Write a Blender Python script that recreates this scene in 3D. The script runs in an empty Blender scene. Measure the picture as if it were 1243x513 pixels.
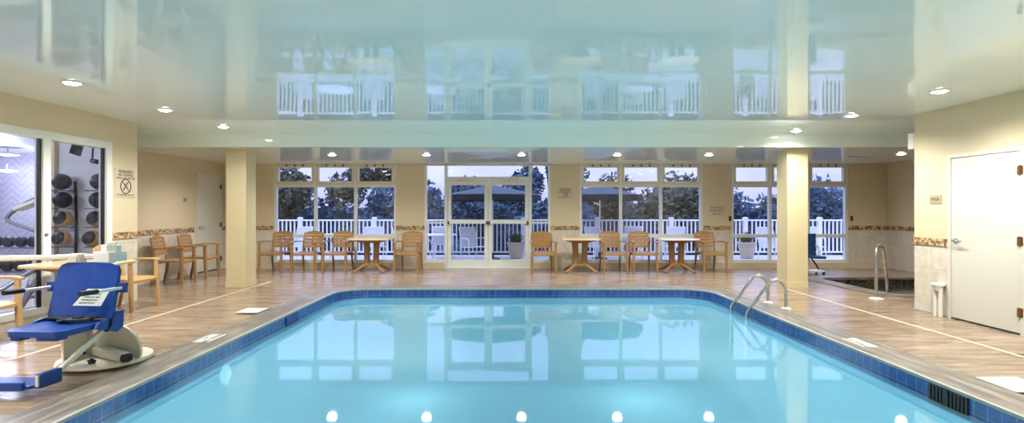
import bpy, bmesh, math, random
from mathutils import Vector, Matrix
from mathutils.geometry import tessellate_polygon
random.seed(7)
SC = bpy.context.scene
COL = SC.collection
PI = math.pi
CAMH, F, CX, CY = 1.39, 650.0, 619.0, 254.5

def at(px, py, Y):
    """photo pixel and depth -> world point"""
    return Vector(((px - CX) * Y / F, Y, CAMH - (py - CY) * Y / F))

def srgb(r, g, b, a=1.0):
    def c(v):
        v /= 255.0
        return v / 12.92 if v <= 0.04045 else ((v + 0.055) / 1.055) ** 2.4
    return (c(r), c(g), c(b), a)

# ------------------------------------------------------------------ mesh helpers
class MB:
    def __init__(self):
        self.v, self.f, self.uv, self.sm = [], [], [], []
    def add(self, vs, fs, uvs=None, smooth=False):
        b = len(self.v)
        self.v += [tuple(p) for p in vs]
        for i, f in enumerate(fs):
            self.f.append(tuple(b + k for k in f))
            self.uv.append(uvs[i] if uvs else None)
            self.sm.append(smooth)
        return self
    def box(self, x0, x1, y0, y1, z0, z1):
        if x0 > x1: x0, x1 = x1, x0
        if y0 > y1: y0, y1 = y1, y0
        if z0 > z1: z0, z1 = z1, z0
        vs = [(x0,y0,z0),(x1,y0,z0),(x1,y1,z0),(x0,y1,z0),(x0,y0,z1),(x1,y0,z1),(x1,y1,z1),(x0,y1,z1)]
        return self.add(vs, [(0,3,2,1),(4,5,6,7),(0,1,5,4),(1,2,6,5),(2,3,7,6),(3,0,4,7)])
    def prism(self, pts, z0, z1, M=None, smooth=False):
        """closed outline (CCW list of xy) extruded in z; M maps the result"""
        n = len(pts)
        vs = [(p[0], p[1], z0) for p in pts] + [(p[0], p[1], z1) for p in pts]
        if M: vs = [M @ Vector(v) for v in vs]
        tris = tessellate_polygon([[Vector((p[0], p[1], 0)) for p in pts]])
        fs = []
        for t in tris:
            a, b, c = t
            ar = (pts[b][0]-pts[a][0])*(pts[c][1]-pts[a][1])-(pts[b][1]-pts[a][1])*(pts[c][0]-pts[a][0])
            if ar < 0: b, c = c, b
            fs.append((a+n, b+n, c+n)); fs.append((a, c, b))
        for i in range(n):
            j = (i+1) % n
            fs.append((i, j, j+n, i+n))
        return self.add(vs, fs, smooth=smooth)
    def sweep(self, path, sec, up=(0,0,1), closed=False, scales=None, smooth=True, caps=True):
        """sweep a section (list of (side, up) offsets) along a path"""
        P = [Vector(p) for p in path]; n = len(P); m = len(sec); vs = []
        upv = Vector(up)
        for i in range(n):
            if closed: t = (P[(i+1)%n]-P[i-1])
            elif i == 0: t = P[1]-P[0]
            elif i == n-1: t = P[-1]-P[-2]
            else: t = (P[i+1]-P[i]).normalized()+(P[i]-P[i-1]).normalized()
            t.normalize()
            s = t.cross(upv)
            if s.length < 1e-3: s = t.cross(Vector((0,1,0)) if abs(t.y) < .9 else Vector((1,0,0)))
            s.normalize(); u = s.cross(t).normalized()
            k = scales[i] if scales else 1.0
            for a, b in sec: vs.append(P[i] + s*a*k + u*b*k)
        fs = []
        for i in range(n if closed else n-1):
            j = (i+1) % n
            for q in range(m):
                r = (q+1) % m
                fs.append((i*m+q, i*m+r, j*m+r, j*m+q))
        if not closed and caps:
            fs.append(tuple(range(m))[::-1]); fs.append(tuple((n-1)*m+q for q in range(m)))
        return self.add(vs, fs, smooth=smooth)
    def tube(self, path, r, n=12, closed=False, scales=None, up=(0,0,1)):
        sec = [(r*math.cos(2*PI*i/n), r*math.sin(2*PI*i/n)) for i in range(n)]
        return self.sweep(path, sec, up=up, closed=closed, scales=scales)
    def bar(self, path, w, t, up=(0,0,1), scales=None, smooth=False):
        b = min(w, t)*.22
        x, y = w/2, t/2
        sec = [(-x+b,-y),(x-b,-y),(x,-y+b),(x,y-b),(x-b,y),(-x+b,y),(-x,y-b),(-x,-y+b)]
        return self.sweep(path, sec, up=up, scales=scales, smooth=smooth)
    def lathe(self, prof, c=(0,0,0), n=24, M=None, smooth=True):
        """profile (r, z) revolved about z"""
        vs, fs = [], []
        for r, z in prof:
            for i in range(n):
                a = 2*PI*i/n
                p = Vector((r*math.cos(a), r*math.sin(a), z))
                p = (M @ p) if M else p
                vs.append(p + Vector(c))
        for k in range(len(prof)-1):
            for i in range(n):
                j = (i+1) % n
                fs.append((k*n+i, k*n+j, (k+1)*n+j, (k+1)*n+i))
        if prof[0][0] > 1e-4: fs.append(tuple(range(n))[::-1])
        if prof[-1][0] > 1e-4: fs.append(tuple((len(prof)-1)*n+i for i in range(n)))
        return self.add(vs, fs, smooth=smooth)
    def rbox(self, x0, x1, y0, y1, z0, z1, r=.01):
        """box with chamfered vertical edges and a slightly inset top"""
        pts = [(x0+r,y0),(x1-r,y0),(x1,y0+r),(x1,y1-r),(x1-r,y1),(x0+r,y1),(x0,y1-r),(x0,y0+r)]
        return self.prism(pts, z0, z1)
    def build(self, name, m, parent=None, bevel=0, loc=None):
        me = bpy.data.meshes.new(name)
        me.from_pydata(self.v, [], self.f)
        if any(u for u in self.uv):
            ul = me.uv_layers.new(name='UVMap')
            for p in me.polygons:
                u = self.uv[p.index]
                if u:
                    for k, li in enumerate(p.loop_indices): ul.data[li].uv = u[k]
        for p in me.polygons: p.use_smooth = self.sm[p.index]
        me.materials.append(m); me.update()
        if any(self.sm):
            try: me.set_sharp_from_angle(angle=math.radians(42))
            except Exception: pass
        o = bpy.data.objects.new(name, me); COL.objects.link(o)
        if bevel:
            b = o.modifiers.new('bevel', 'BEVEL'); b.width = bevel; b.segments = 2; b.limit_method = 'ANGLE'
        if parent: o.parent = parent
        if loc is not None: o.location = loc
        return o

def tag(o, label=None, cat=None, group=None, kind=None):
    if label: o['label'] = label
    if cat: o['category'] = cat
    if group: o['group'] = group
    if kind: o['kind'] = kind
    return o
def empty(name, loc=(0,0,0), rz=0.0):
    o = bpy.data.objects.new(name, None); COL.objects.link(o)
    o.location = loc; o.rotation_euler = (0,0,rz); o.empty_display_size = .1
    return o
def copy_tree(o, parent=None):
    c = o.copy(); COL.objects.link(c); c.parent = parent
    for ch in list(o.children): copy_tree(ch, c)
    return c
def struct(name, mb, m, parent=None, **k):
    o = mb.build(name, m, parent, **k)
    if not parent: o['kind'] = 'structure'
    return o
def text(name, body, size, m, parent, loc, rot, align='CENTER', label=None):
    cu = bpy.data.curves.new(name, 'FONT'); cu.body = body; cu.size = size
    cu.align_x = align; cu.align_y = 'CENTER'; cu.extrude = .0008
    cu.materials.append(m)
    tmp = bpy.data.objects.new(name, cu); COL.objects.link(tmp)
    me = bpy.data.meshes.new_from_object(tmp.evaluated_get(bpy.context.evaluated_depsgraph_get()))
    bpy.data.objects.remove(tmp); bpy.data.curves.remove(cu); me.name = name
    if not me.materials: me.materials.append(m)
    o = bpy.data.objects.new(name, me); COL.objects.link(o)
    o.parent = parent; o.location = loc; o.rotation_euler = rot
    return o
def arc(cx, cy, r, a0, a1, n=8):
    return [(cx+r*math.cos(a0+(a1-a0)*i/n), cy+r*math.sin(a0+(a1-a0)*i/n)) for i in range(n+1)]
def rrect(x0, x1, y0, y1, r, n=8):
    return (arc(x1-r, y0+r, r, -PI/2, 0, n) + arc(x1-r, y1-r, r, 0, PI/2, n)
            + arc(x0+r, y1-r, r, PI/2, PI, n) + arc(x0+r, y0+r, r, PI, 1.5*PI, n))

# ------------------------------------------------------------------ materials
def newmat(name):
    m = bpy.data.materials.new(name); m.use_nodes = True
    nt = m.node_tree; nt.nodes.clear()
    out = nt.nodes.new('ShaderNodeOutputMaterial')
    return m, nt, out
def N(nt, t, **k):
    n = nt.nodes.new(t)
    for a, b in k.items(): setattr(n, a, b)
    return n
def mat(name, col, rough=.5, metal=0.0, var=.0, scale=6.0, stretch=(1,1,1), bump=0.0, ior=1.5, coat=0.0, emis=0.0, sheen=0.0):
    m, nt, out = newmat(name)
    b = N(nt, 'ShaderNodeBsdfPrincipled'); nt.links.new(b.outputs[0], out.inputs[0])
    b.inputs['Roughness'].default_value = rough; b.inputs['Metallic'].default_value = metal
    b.inputs['IOR'].default_value = ior; b.inputs['Coat Weight'].default_value = coat
    b.inputs['Base Color'].default_value = col
    if emis:
        b.inputs['Emission Color'].default_value = col; b.inputs['Emission Strength'].default_value = emis
    if var or bump:
        tc = N(nt, 'ShaderNodeTexCoord'); mp = N(nt, 'ShaderNodeMapping'); mp.inputs['Scale'].default_value = stretch
        no = N(nt, 'ShaderNodeTexNoise'); no.inputs['Scale'].default_value = scale; no.inputs['Detail'].default_value = 5
        nt.links.new(tc.outputs['Object'], mp.inputs[0]); nt.links.new(mp.outputs[0], no.inputs['Vector'])
        if var:
            mx = N(nt, 'ShaderNodeMix', data_type='RGBA')
            mx.inputs[6].default_value = tuple(c*(1-var) for c in col[:3]) + (1,)
            mx.inputs[7].default_value = tuple(min(1, c*(1+var)) for c in col[:3]) + (1,)
            nt.links.new(no.outputs[0], mx.inputs[0]); nt.links.new(mx.outputs[2], b.inputs['Base Color'])
        if bump:
            bp = N(nt, 'ShaderNodeBump'); bp.inputs['Strength'].default_value = bump; bp.inputs['Distance'].default_value = .01
            nt.links.new(no.outputs[0], bp.inputs['Height']); nt.links.new(bp.outputs[0], b.inputs['Normal'])
    return m
def emit(name, col, s):
    m, nt, out = newmat(name)
    e = N(nt, 'ShaderNodeEmission'); e.inputs[0].default_value = col; e.inputs[1].default_value = s
    nt.links.new(e.outputs[0], out.inputs[0]); return m
def glass(name, tint=(1,1,1,1), ior=1.5, boost=1.0):
    m, nt, out = newmat(name)
    tr = N(nt, 'ShaderNodeBsdfTransparent'); tr.inputs[0].default_value = tint
    gl = N(nt, 'ShaderNodeBsdfGlossy'); gl.inputs['Roughness'].default_value = .01
    fr = N(nt, 'ShaderNodeFresnel'); fr.inputs[0].default_value = ior
    mu = N(nt, 'ShaderNodeMath', operation='MULTIPLY'); mu.inputs[1].default_value = boost; mu.use_clamp = True
    geo = N(nt, 'ShaderNodeNewGeometry'); inv = N(nt, 'ShaderNodeMath', operation='SUBTRACT'); inv.inputs[0].default_value = 1.0
    nt.links.new(geo.outputs['Backfacing'], inv.inputs[1])
    m2 = N(nt, 'ShaderNodeMath', operation='MULTIPLY')
    nt.links.new(fr.outputs[0], mu.inputs[0]); nt.links.new(mu.outputs[0], m2.inputs[0]); nt.links.new(inv.outputs[0], m2.inputs[1])
    mx = N(nt, 'ShaderNodeMixShader')
    nt.links.new(m2.outputs[0], mx.inputs[0]); nt.links.new(tr.outputs[0], mx.inputs[1]); nt.links.new(gl.outputs[0], mx.inputs[2])
    nt.links.new(mx.outputs[0], out.inputs[0]); return m

def wall_material(name, paint, tile, split):
    """yellow paint above the mosaic band, large pale tiles below it"""
    m, nt, out = newmat(name)
    b = N(nt, 'ShaderNodeBsdfPrincipled'); nt.links.new(b.outputs[0], out.inputs[0])
    tc = N(nt, 'ShaderNodeTexCoord'); sp = N(nt, 'ShaderNodeSeparateXYZ')
    nt.links.new(tc.outputs['Object'], sp.inputs[0])
    ad = N(nt, 'ShaderNodeMath', operation='ADD'); nt.links.new(sp.outputs[0], ad.inputs[0]); nt.links.new(sp.outputs[1], ad.inputs[1])
    cb = N(nt, 'ShaderNodeCombineXYZ'); nt.links.new(ad.outputs[0], cb.inputs[0]); nt.links.new(sp.outputs[2], cb.inputs[1])
    br = N(nt, 'ShaderNodeTexBrick'); br.offset = 0.0
    br.inputs['Scale'].default_value = 1.0; br.inputs['Brick Width'].default_value = .30; br.inputs['Row Height'].default_value = .30
    br.inputs['Mortar Size'].default_value = .003
    br.inputs['Color1'].default_value = tile; br.inputs['Color2'].default_value = tuple(c*.93 for c in tile[:3])+(1,)
    br.inputs['Mortar'].default_value = tuple(c*.72 for c in tile[:3])+(1,)
    nt.links.new(cb.outputs[0], br.inputs['Vector'])
    no = N(nt, 'ShaderNodeTexNoise'); no.inputs['Scale'].default_value = 9; no.inputs['Detail'].default_value = 6
    nt.links.new(tc.outputs['Object'], no.inputs['Vector'])
    ov = N(nt, 'ShaderNodeMix', data_type='RGBA', blend_type='OVERLAY'); ov.inputs[0].default_value = .35
    nt.links.new(br.outputs[0], ov.inputs[6]); nt.links.new(no.outputs[0], ov.inputs[7])
    gt = N(nt, 'ShaderNodeMath', operation='GREATER_THAN'); gt.inputs[1].default_value = split; nt.links.new(sp.outputs[2], gt.inputs[0])
    mx = N(nt, 'ShaderNodeMix', data_type='RGBA'); mx.inputs[7].default_value = paint
    nt.links.new(gt.outputs[0], mx.inputs[0]); nt.links.new(ov.outputs[2], mx.inputs[6]); nt.links.new(mx.outputs[2], b.inputs['Base Color'])
    b.inputs['Roughness'].default_value = .38
    return m

def mosaic(name, c1, c2, c3, cell, axis='UV', scale=1.0):
    """little random coloured mosaic tiles"""
    m, nt, out = newmat(name)
    b = N(nt, 'ShaderNodeBsdfPrincipled'); nt.links.new(b.outputs[0], out.inputs[0])
    tc = N(nt, 'ShaderNodeTexCoord'); sp = N(nt, 'ShaderNodeSeparateXYZ'); nt.links.new(tc.outputs['Object'], sp.inputs[0])
    ad = N(nt, 'ShaderNodeMath', operation='ADD'); nt.links.new(sp.outputs[0], ad.inputs[0]); nt.links.new(sp.outputs[1], ad.inputs[1])
    cb = N(nt, 'ShaderNodeCombineXYZ'); nt.links.new(ad.outputs[0], cb.inputs[0]); nt.links.new(sp.outputs[2], cb.inputs[1])
    vo = N(nt, 'ShaderNodeTexVoronoi', distance='CHEBYCHEV'); vo.inputs['Scale'].default_value = 1/cell; vo.inputs['Randomness'].default_value = .25
    nt.links.new(cb.outputs[0], vo.inputs['Vector'])
    rp = N(nt, 'ShaderNodeValToRGB'); rp.color_ramp.interpolation = 'CONSTANT'
    e = rp.color_ramp.elements; e[0].color = c1; e[1].position = .38; e[1].color = c2
    x = e.new(.68); x.color = c3
    s2 = N(nt, 'ShaderNodeSeparateColor'); nt.links.new(vo.outputs['Color'], s2.inputs[0])
    nt.links.new(s2.outputs[0], rp.inputs[0]); nt.links.new(rp.outputs[0], b.inputs['Base Color'])
    b.inputs['Roughness'].default_value = .35
    return m

M = {}
M['wall'] = wall_material('painted wall over tile wainscot', srgb(210,195,162), srgb(212,203,186), .965)
M['wall_gym_side'] = wall_material('gym side wall paint over tile', srgb(210,195,162), srgb(212,203,186), 1.01)
M['column'] = mat('column paint', srgb(210,196,156), .45, var=.015)
M['curb'] = mat('curb tile', srgb(212,196,168), .4, var=.05)
M['band'] = mosaic('mosaic band tiles', srgb(120,88,54), srgb(170,138,96), srgb(200,180,144), .032)
M['chair'] = mat('wood look resin', srgb(152,116,70), .42, var=.12, scale=5, stretch=(1,1,8))
M['chair_dark'] = mat('wood look resin worn', srgb(138,98,54), .45, var=.14, scale=5, stretch=(1,1,8))
M['chair_light'] = mat('pale wood look resin', srgb(186,150,100), .42, var=.08, scale=5, stretch=(1,1,8))
M['table_top'] = mat('table top resin', srgb(208,182,140), .22, var=.06, scale=4)
M['table_top_white'] = mat('pale table top', srgb(214,208,200), .2, var=.03)
M['alu'] = mat('white aluminium frame', srgb(222,224,216), .35)
M['alu_warm'] = mat('cream vent frame', srgb(216,206,180), .4)
M['door_white'] = mat('white door paint', srgb(208,206,192), .35, var=.01)
M['white'] = mat('white plastic', srgb(226,224,214), .35)
M['cream'] = mat('cream powder coat', srgb(222,216,196), .35, var=.03)
M['white_out'] = mat('white outdoor paint', srgb(236,236,240), .5)
M['black'] = mat('black rubber', srgb(24,24,26), .5)
M['dark'] = mat('dark metal', srgb(52,52,56), .4, metal=.6)
M['steel'] = mat('brushed stainless steel', srgb(200,198,194), .22, metal=1.0)
M['bronze'] = mat('bronze hinge', srgb(140,98,62), .35, metal=.8)
M['blue_seat'] = mat('blue moulded plastic', srgb(15,60,138), .32, var=.06, scale=3)
M['navy'] = mat('navy seat plastic', srgb(28,64,112), .4)
M['paper'] = mat('instruction paper', srgb(226,234,220), .5)
M['ink'] = mat('sign ink', srgb(60,52,50), .6)
M['sign'] = mat('sign plate', srgb(204,190,164), .4)
M['red'] = mat('red plastic', srgb(110,40,30), .5)
M['grille'] = mat('dark grille', srgb(62,46,36), .4)
M['lens'] = emit('downlight lens', (1, .97, .9, 1), 30)
M['pool_lens'] = emit('underwater lens', (.9, 1, 1, 1), 1.1)
M['lens_gym'] = emit('gym light lens', (.85, .9, 1, 1), 12)
M['glass'] = glass('window glass', (.93,.95,.97,1), 1.5, 1.3)
M['glass_gym'] = glass('gym glass', (.97,.98,1,1), 1.5, 1.2)
M['pot'] = mat('stone planter', srgb(196,180,160), .7, var=.15)
M['soil'] = mat('soil', srgb(50,40,32), .9)
M['leaf'] = mat('planter leaves', srgb(86,96,60), .6, var=.3)
M['tree'] = mat('tree leaves', srgb(52,80,100), .7, var=.45, scale=1.2)
M['tree_dull'] = mat('dull tree leaves', srgb(74,76,60), .7, var=.4, scale=1.0)
M['bark'] = mat('bark', srgb(62,52,44), .9, var=.3)
M['patio'] = mat('patio concrete', srgb(196,192,190), .6, var=.06)
M['ground'] = mat('distant ground', srgb(70,78,62), .9, var=.3, scale=.4)
M['canvas'] = mat('umbrella canvas', srgb(48,60,70), .8, var=.05)
M['sling'] = mat('white sling fabric', srgb(214,216,222), .7)
M['gym_floor'] = mat('pale gym floor', srgb(214,210,206), .45, var=.03)
M['gym_wall'] = mat('pale gym wall', srgb(222,222,226), .6)
M['rubber'] = mat('dumbbell rubber', srgb(40,42,48), .45)
M['ball_black'] = mat('black medicine ball', srgb(40,42,44), .5, var=.2, scale=10)
M['ball_tan'] = mat('tan medicine ball', srgb(190,148,96), .5)
M['grey_metal'] = mat('grey machine metal', srgb(140,144,154), .35, metal=.5)
M['pool_shell'] = mat('pool plaster', srgb(196,226,234), .6, var=.02)
M['spa_shell'] = mat('spa plaster', srgb(70,72,62), .5, var=.2)
M['drain'] = mat('pale drain strip', srgb(186,174,154), .5)
M['grout'] = mat('grout', srgb(176,170,162), .7)
M['backwall'] = mat('plain painted wall', srgb(228,212,172), .5)

def deck_material():
    """striated wood look stone tiles laid across the deck"""
    m, nt, out = newmat('striated deck tile')
    b = N(nt, 'ShaderNodeBsdfPrincipled'); nt.links.new(b.outputs[0], out.inputs[0])
    tc = N(nt, 'ShaderNodeTexCoord')
    mp = N(nt, 'ShaderNodeMapping'); mp.inputs['Scale'].default_value = (1.0, 9.0, 1); nt.links.new(tc.outputs['Object'], mp.inputs[0])
    mp.inputs['Rotation'].default_value = (0,0,.12)
    n1 = N(nt, 'ShaderNodeTexNoise'); n1.inputs['Scale'].default_value = 1.6; n1.inputs['Detail'].default_value = 8; n1.inputs['Roughness'].default_value = .62
    n1.inputs['Distortion'].default_value = .6
    nt.links.new(mp.outputs[0], n1.inputs['Vector'])
    rp = N(nt, 'ShaderNodeValToRGB'); e = rp.color_ramp.elements
    e[0].position = .32; e[0].color = srgb(104,85,68); e[1].position = .68; e[1].color = srgb(174,153,130)
    x = e.new(.5); x.color = srgb(146,125,104)
    nt.links.new(n1.outputs[0], rp.inputs[0])
    n2 = N(nt, 'ShaderNodeTexNoise'); n2.inputs['Scale'].default_value = .5; n2.inputs['Detail'].default_value = 3
    nt.links.new(tc.outputs['Object'], n2.inputs['Vector'])
    mx = N(nt, 'ShaderNodeMix', data_type='RGBA', blend_type='SOFT_LIGHT'); mx.inputs[0].default_value = .5
    nt.links.new(rp.outputs[0], mx.inputs[6]); nt.links.new(n2.outputs[0], mx.inputs[7])
    br = N(nt, 'ShaderNodeTexBrick'); br.offset = .5; br.inputs['Scale'].default_value = 1.0
    br.inputs['Brick Width'].default_value = .6; br.inputs['Row Height'].default_value = .3; br.inputs['Mortar Size'].default_value = .003
    br.inputs['Color1'].default_value = (1,1,1,1); br.inputs['Color2'].default_value = (.93,.93,.93,1); br.inputs['Mortar'].default_value = (.7,.68,.64,1)
    nt.links.new(tc.outputs['Object'], br.inputs['Vector'])
    mu = N(nt, 'ShaderNodeMix', data_type='RGBA', blend_type='MULTIPLY'); mu.inputs[0].default_value = 1
    nt.links.new(mx.outputs[2], mu.inputs[6]); nt.links.new(br.outputs[0], mu.inputs[7])
    nt.links.new(mu.outputs[2], b.inputs['Base Color'])
    b.inputs['Roughness'].default_value = .24; b.inputs['Coat Weight'].default_value = .06; b.inputs['Coat Roughness'].default_value = .2
    bp = N(nt, 'ShaderNodeBump'); bp.inputs['Strength'].default_value = .12; bp.inputs['Distance'].default_value = .01
    nt.links.new(n1.outputs[0], bp.inputs['Height']); nt.links.new(bp.outputs[0], b.inputs['Normal'])
    return m
M['deck'] = deck_material()

def coping_material():
    m, nt, out = newmat('grey streaked coping')
    b = N(nt, 'ShaderNodeBsdfPrincipled'); nt.links.new(b.outputs[0], out.inputs[0])
    uv = N(nt, 'ShaderNodeUVMap'); mp = N(nt, 'ShaderNodeMapping'); mp.inputs['Scale'].default_value = (1.3, 9, 1)
    nt.links.new(uv.outputs[0], mp.inputs[0])
    n1 = N(nt, 'ShaderNodeTexNoise'); n1.inputs['Scale'].default_value = 1.5; n1.inputs['Detail'].default_value = 8; n1.inputs['Distortion'].default_value = .8
    nt.links.new(mp.outputs[0], n1.inputs['Vector'])
    rp = N(nt, 'ShaderNodeValToRGB'); e = rp.color_ramp.elements
    e[0].position = .3; e[0].color = srgb(84,76,68); e[1].position = .7; e[1].color = srgb(152,143,132)
    x = e.new(.5); x.color = srgb(118,109,99)
    nt.links.new(n1.outputs[0], rp.inputs[0]); nt.links.new(rp.outputs[0], b.inputs['Base Color'])
    b.inputs['Roughness'].default_value = .4
    return m
M['coping'] = coping_material()

def tile_material(name, c1, c2, grout, w=.112, h=.112):
    m, nt, out = newmat(name)
    b = N(nt, 'ShaderNodeBsdfPrincipled'); nt.links.new(b.outputs[0], out.inputs[0])
    uv = N(nt, 'ShaderNodeUVMap')
    br = N(nt, 'ShaderNodeTexBrick'); br.offset = 0; br.inputs['Scale'].default_value = 1
    br.inputs['Brick Width'].default_value = w; br.inputs['Row Height'].default_value = h; br.inputs['Mortar Size'].default_value = .0022
    br.inputs['Color1'].default_value = c1; br.inputs['Color2'].default_value = c2; br.inputs['Mortar'].default_value = grout
    nt.links.new(uv.outputs[0], br.inputs['Vector'])
    no = N(nt, 'ShaderNodeTexNoise'); no.inputs['Scale'].default_value = 14; no.inputs['Detail'].default_value = 5
    nt.links.new(uv.outputs[0], no.inputs['Vector'])
    ov = N(nt, 'ShaderNodeMix', data_type='RGBA', blend_type='OVERLAY'); ov.inputs[0].default_value = .45
    nt.links.new(br.outputs[0], ov.inputs[6]); nt.links.new(no.outputs[0], ov.inputs[7]); nt.links.new(ov.outputs[2], b.inputs['Base Color'])
    b.inputs['Roughness'].default_value = .12
    return m
M['pool_tile'] = tile_material('blue waterline tile', srgb(44,84,150), srgb(58,100,166), srgb(140,158,184))
M['spa_tile'] = tile_material('dark spa tile', srgb(44,40,36), srgb(120,100,70), srgb(60,56,50), .05, .05)

def water_material(name, tint, body, frac):
    m, nt, out = newmat(name)
    tr = N(nt, 'ShaderNodeBsdfTransparent'); tr.inputs[0].default_value = tint
    df = N(nt, 'ShaderNodeBsdfDiffuse'); df.inputs[0].default_value = body
    gl = N(nt, 'ShaderNodeBsdfGlossy'); gl.inputs['Roughness'].default_value = .03
    tl = N(nt, 'ShaderNodeBsdfTranslucent'); tl.inputs[0].default_value = srgb(196,226,226)
    m0 = N(nt, 'ShaderNodeMixShader'); m0.inputs[0].default_value = .4
    nt.links.new(df.outputs[0], m0.inputs[1]); nt.links.new(tl.outputs[0], m0.inputs[2])
    m1 = N(nt, 'ShaderNodeMixShader'); m1.inputs[0].default_value = frac
    nt.links.new(tr.outputs[0], m1.inputs[1]); nt.links.new(m0.outputs[0], m1.inputs[2])
    fr = N(nt, 'ShaderNodeFresnel'); fr.inputs[0].default_value = 1.33
    tc = N(nt, 'ShaderNodeTexCoord'); no = N(nt, 'ShaderNodeTexNoise'); no.inputs['Scale'].default_value = 1.6; no.inputs['Detail'].default_value = 1.5
    bp = N(nt, 'ShaderNodeBump'); bp.inputs['Strength'].default_value = .02; bp.inputs['Distance'].default_value = .03
    nt.links.new(tc.outputs['Object'], no.inputs['Vector']); nt.links.new(no.outputs[0], bp.inputs['Height'])
    nt.links.new(bp.outputs[0], gl.inputs['Normal']); nt.links.new(bp.outputs[0], fr.inputs['Normal'])
    m2 = N(nt, 'ShaderNodeMixShader')
    nt.links.new(fr.outputs[0], m2.inputs[0]); nt.links.new(m1.outputs[0], m2.inputs[1]); nt.links.new(gl.outputs[0], m2.inputs[2])
    nt.links.new(m2.outputs[0], out.inputs[0])
    return m
M['water'] = water_material('pool water', srgb(176,232,248), srgb(118,206,246), .62)
M['spa_water'] = water_material('spa water', srgb(120,124,110), srgb(96,92,80), .5)

def ceiling_material():
    """glossy stretched vinyl ceiling with faint waves and seams"""
    m, nt, out = newmat('glossy stretch ceiling')
    b = N(nt, 'ShaderNodeBsdfPrincipled'); nt.links.new(b.outputs[0], out.inputs[0])
    b.inputs['Base Color'].default_value = srgb(240,250,243)
    b.inputs['Roughness'].default_value = .03; b.inputs['IOR'].default_value = 1.4
    tc = N(nt, 'ShaderNodeTexCoord')
    no = N(nt, 'ShaderNodeTexNoise'); no.inputs['Scale'].default_value = 1.3; no.inputs['Detail'].default_value = 1
    nt.links.new(tc.outputs['Object'], no.inputs['Vector'])
    bp = N(nt, 'ShaderNodeBump'); bp.inputs['Strength'].default_value = .06; bp.inputs['Distance'].default_value = .03
    nt.links.new(no.outputs[0], bp.inputs['Height']); nt.links.new(bp.outputs[0], b.inputs['Normal'])
    return m
M['ceiling'] = ceiling_material()

def chevron_material():
    m, nt, out = newmat('chevron wallpaper')
    b = N(nt, 'ShaderNodeBsdfPrincipled'); nt.links.new(b.outputs[0], out.inputs[0])
    tc = N(nt, 'ShaderNodeTexCoord'); sp = N(nt, 'ShaderNodeSeparateXYZ'); nt.links.new(tc.outputs['Object'], sp.inputs[0])
    ad = N(nt, 'ShaderNodeMath', operation='ADD'); nt.links.new(sp.outputs[0], ad.inputs[0]); nt.links.new(sp.outputs[1], ad.inputs[1])
    pp = N(nt, 'ShaderNodeMath', operation='PINGPONG'); pp.inputs[1].default_value = .2; nt.links.new(ad.outputs[0], pp.inputs[0])
    a2 = N(nt, 'ShaderNodeMath', operation='ADD'); nt.links.new(pp.outputs[0], a2.inputs[0]); nt.links.new(sp.outputs[2], a2.inputs[1])
    md = N(nt, 'ShaderNodeMath', operation='PINGPONG'); md.inputs[1].default_value = .07; nt.links.new(a2.outputs[0], md.inputs[0])
    gt = N(nt, 'ShaderNodeMath', operation='GREATER_THAN'); gt.inputs[1].default_value = .035; nt.links.new(md.outputs[0], gt.inputs[0])
    mx = N(nt, 'ShaderNodeMix', data_type='RGBA'); mx.inputs[6].default_value = srgb(160,156,170); mx.inputs[7].default_value = srgb(172,168,182)
    nt.links.new(gt.outputs[0], mx.inputs[0]); nt.links.new(mx.outputs[2], b.inputs['Base Color'])
    b.inputs['Roughness'].default_value = .6
    return m
M['chevron'] = chevron_material()

def weave_material():
    m, nt, out = newmat('woven resin')
    b = N(nt, 'ShaderNodeBsdfPrincipled'); nt.links.new(b.outputs[0], out.inputs[0])
    tc = N(nt, 'ShaderNodeTexCoord'); mp = N(nt, 'ShaderNodeMapping'); mp.inputs['Rotation'].default_value = (0, PI/4, 0)
    nt.links.new(tc.outputs['Object'], mp.inputs[0])
    ch = N(nt, 'ShaderNodeTexChecker'); ch.inputs['Scale'].default_value = 26
    sp = N(nt, 'ShaderNodeSeparateXYZ'); cb = N(nt, 'ShaderNodeCombineXYZ')
    nt.links.new(mp.outputs[0], sp.inputs[0]); nt.links.new(sp.outputs[0], cb.inputs[0]); nt.links.new(sp.outputs[2], cb.inputs[1])
    cb.inputs[2].default_value = .013
    nt.links.new(cb.outputs[0], ch.inputs[0])
    ch.inputs[1].default_value = srgb(166,120,64); ch.inputs[2].default_value = srgb(128,88,46)
    nt.links.new(ch.outputs[0], b.inputs['Base Color']); b.inputs['Roughness'].default_value = .45
    bp = N(nt, 'ShaderNodeBump'); bp.inputs['Strength'].default_value = .5; bp.inputs['Distance'].default_value = .004
    nt.links.new(ch.outputs[1], bp.inputs['Height']); nt.links.new(bp.outputs[0], b.inputs['Normal'])
    return m
M['weave'] = weave_material()

# ------------------------------------------------------------------ room dimensions
XL, XR = -5.72, 5.68          # gym-side wall, right wall
XLL, XRR = -6.86, 9.0         # recess wall, alcove wall
YB, YN = 12.77, -2.6          # window wall, wall behind the camera
YLC, YRC = 8.22, 7.52         # corners where the side walls step back
ZC, ZS, YS = 2.72, 2.485, 9.35  # ceiling, soffit, soffit face
pool_out = rrect(-2.945, 3.42, .9, 9.36, .55, 10)
spa_out = rrect(6.2, 8.6, 8.7, 10.9, .35, 6)
spa_out_deck = spa_out

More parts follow.
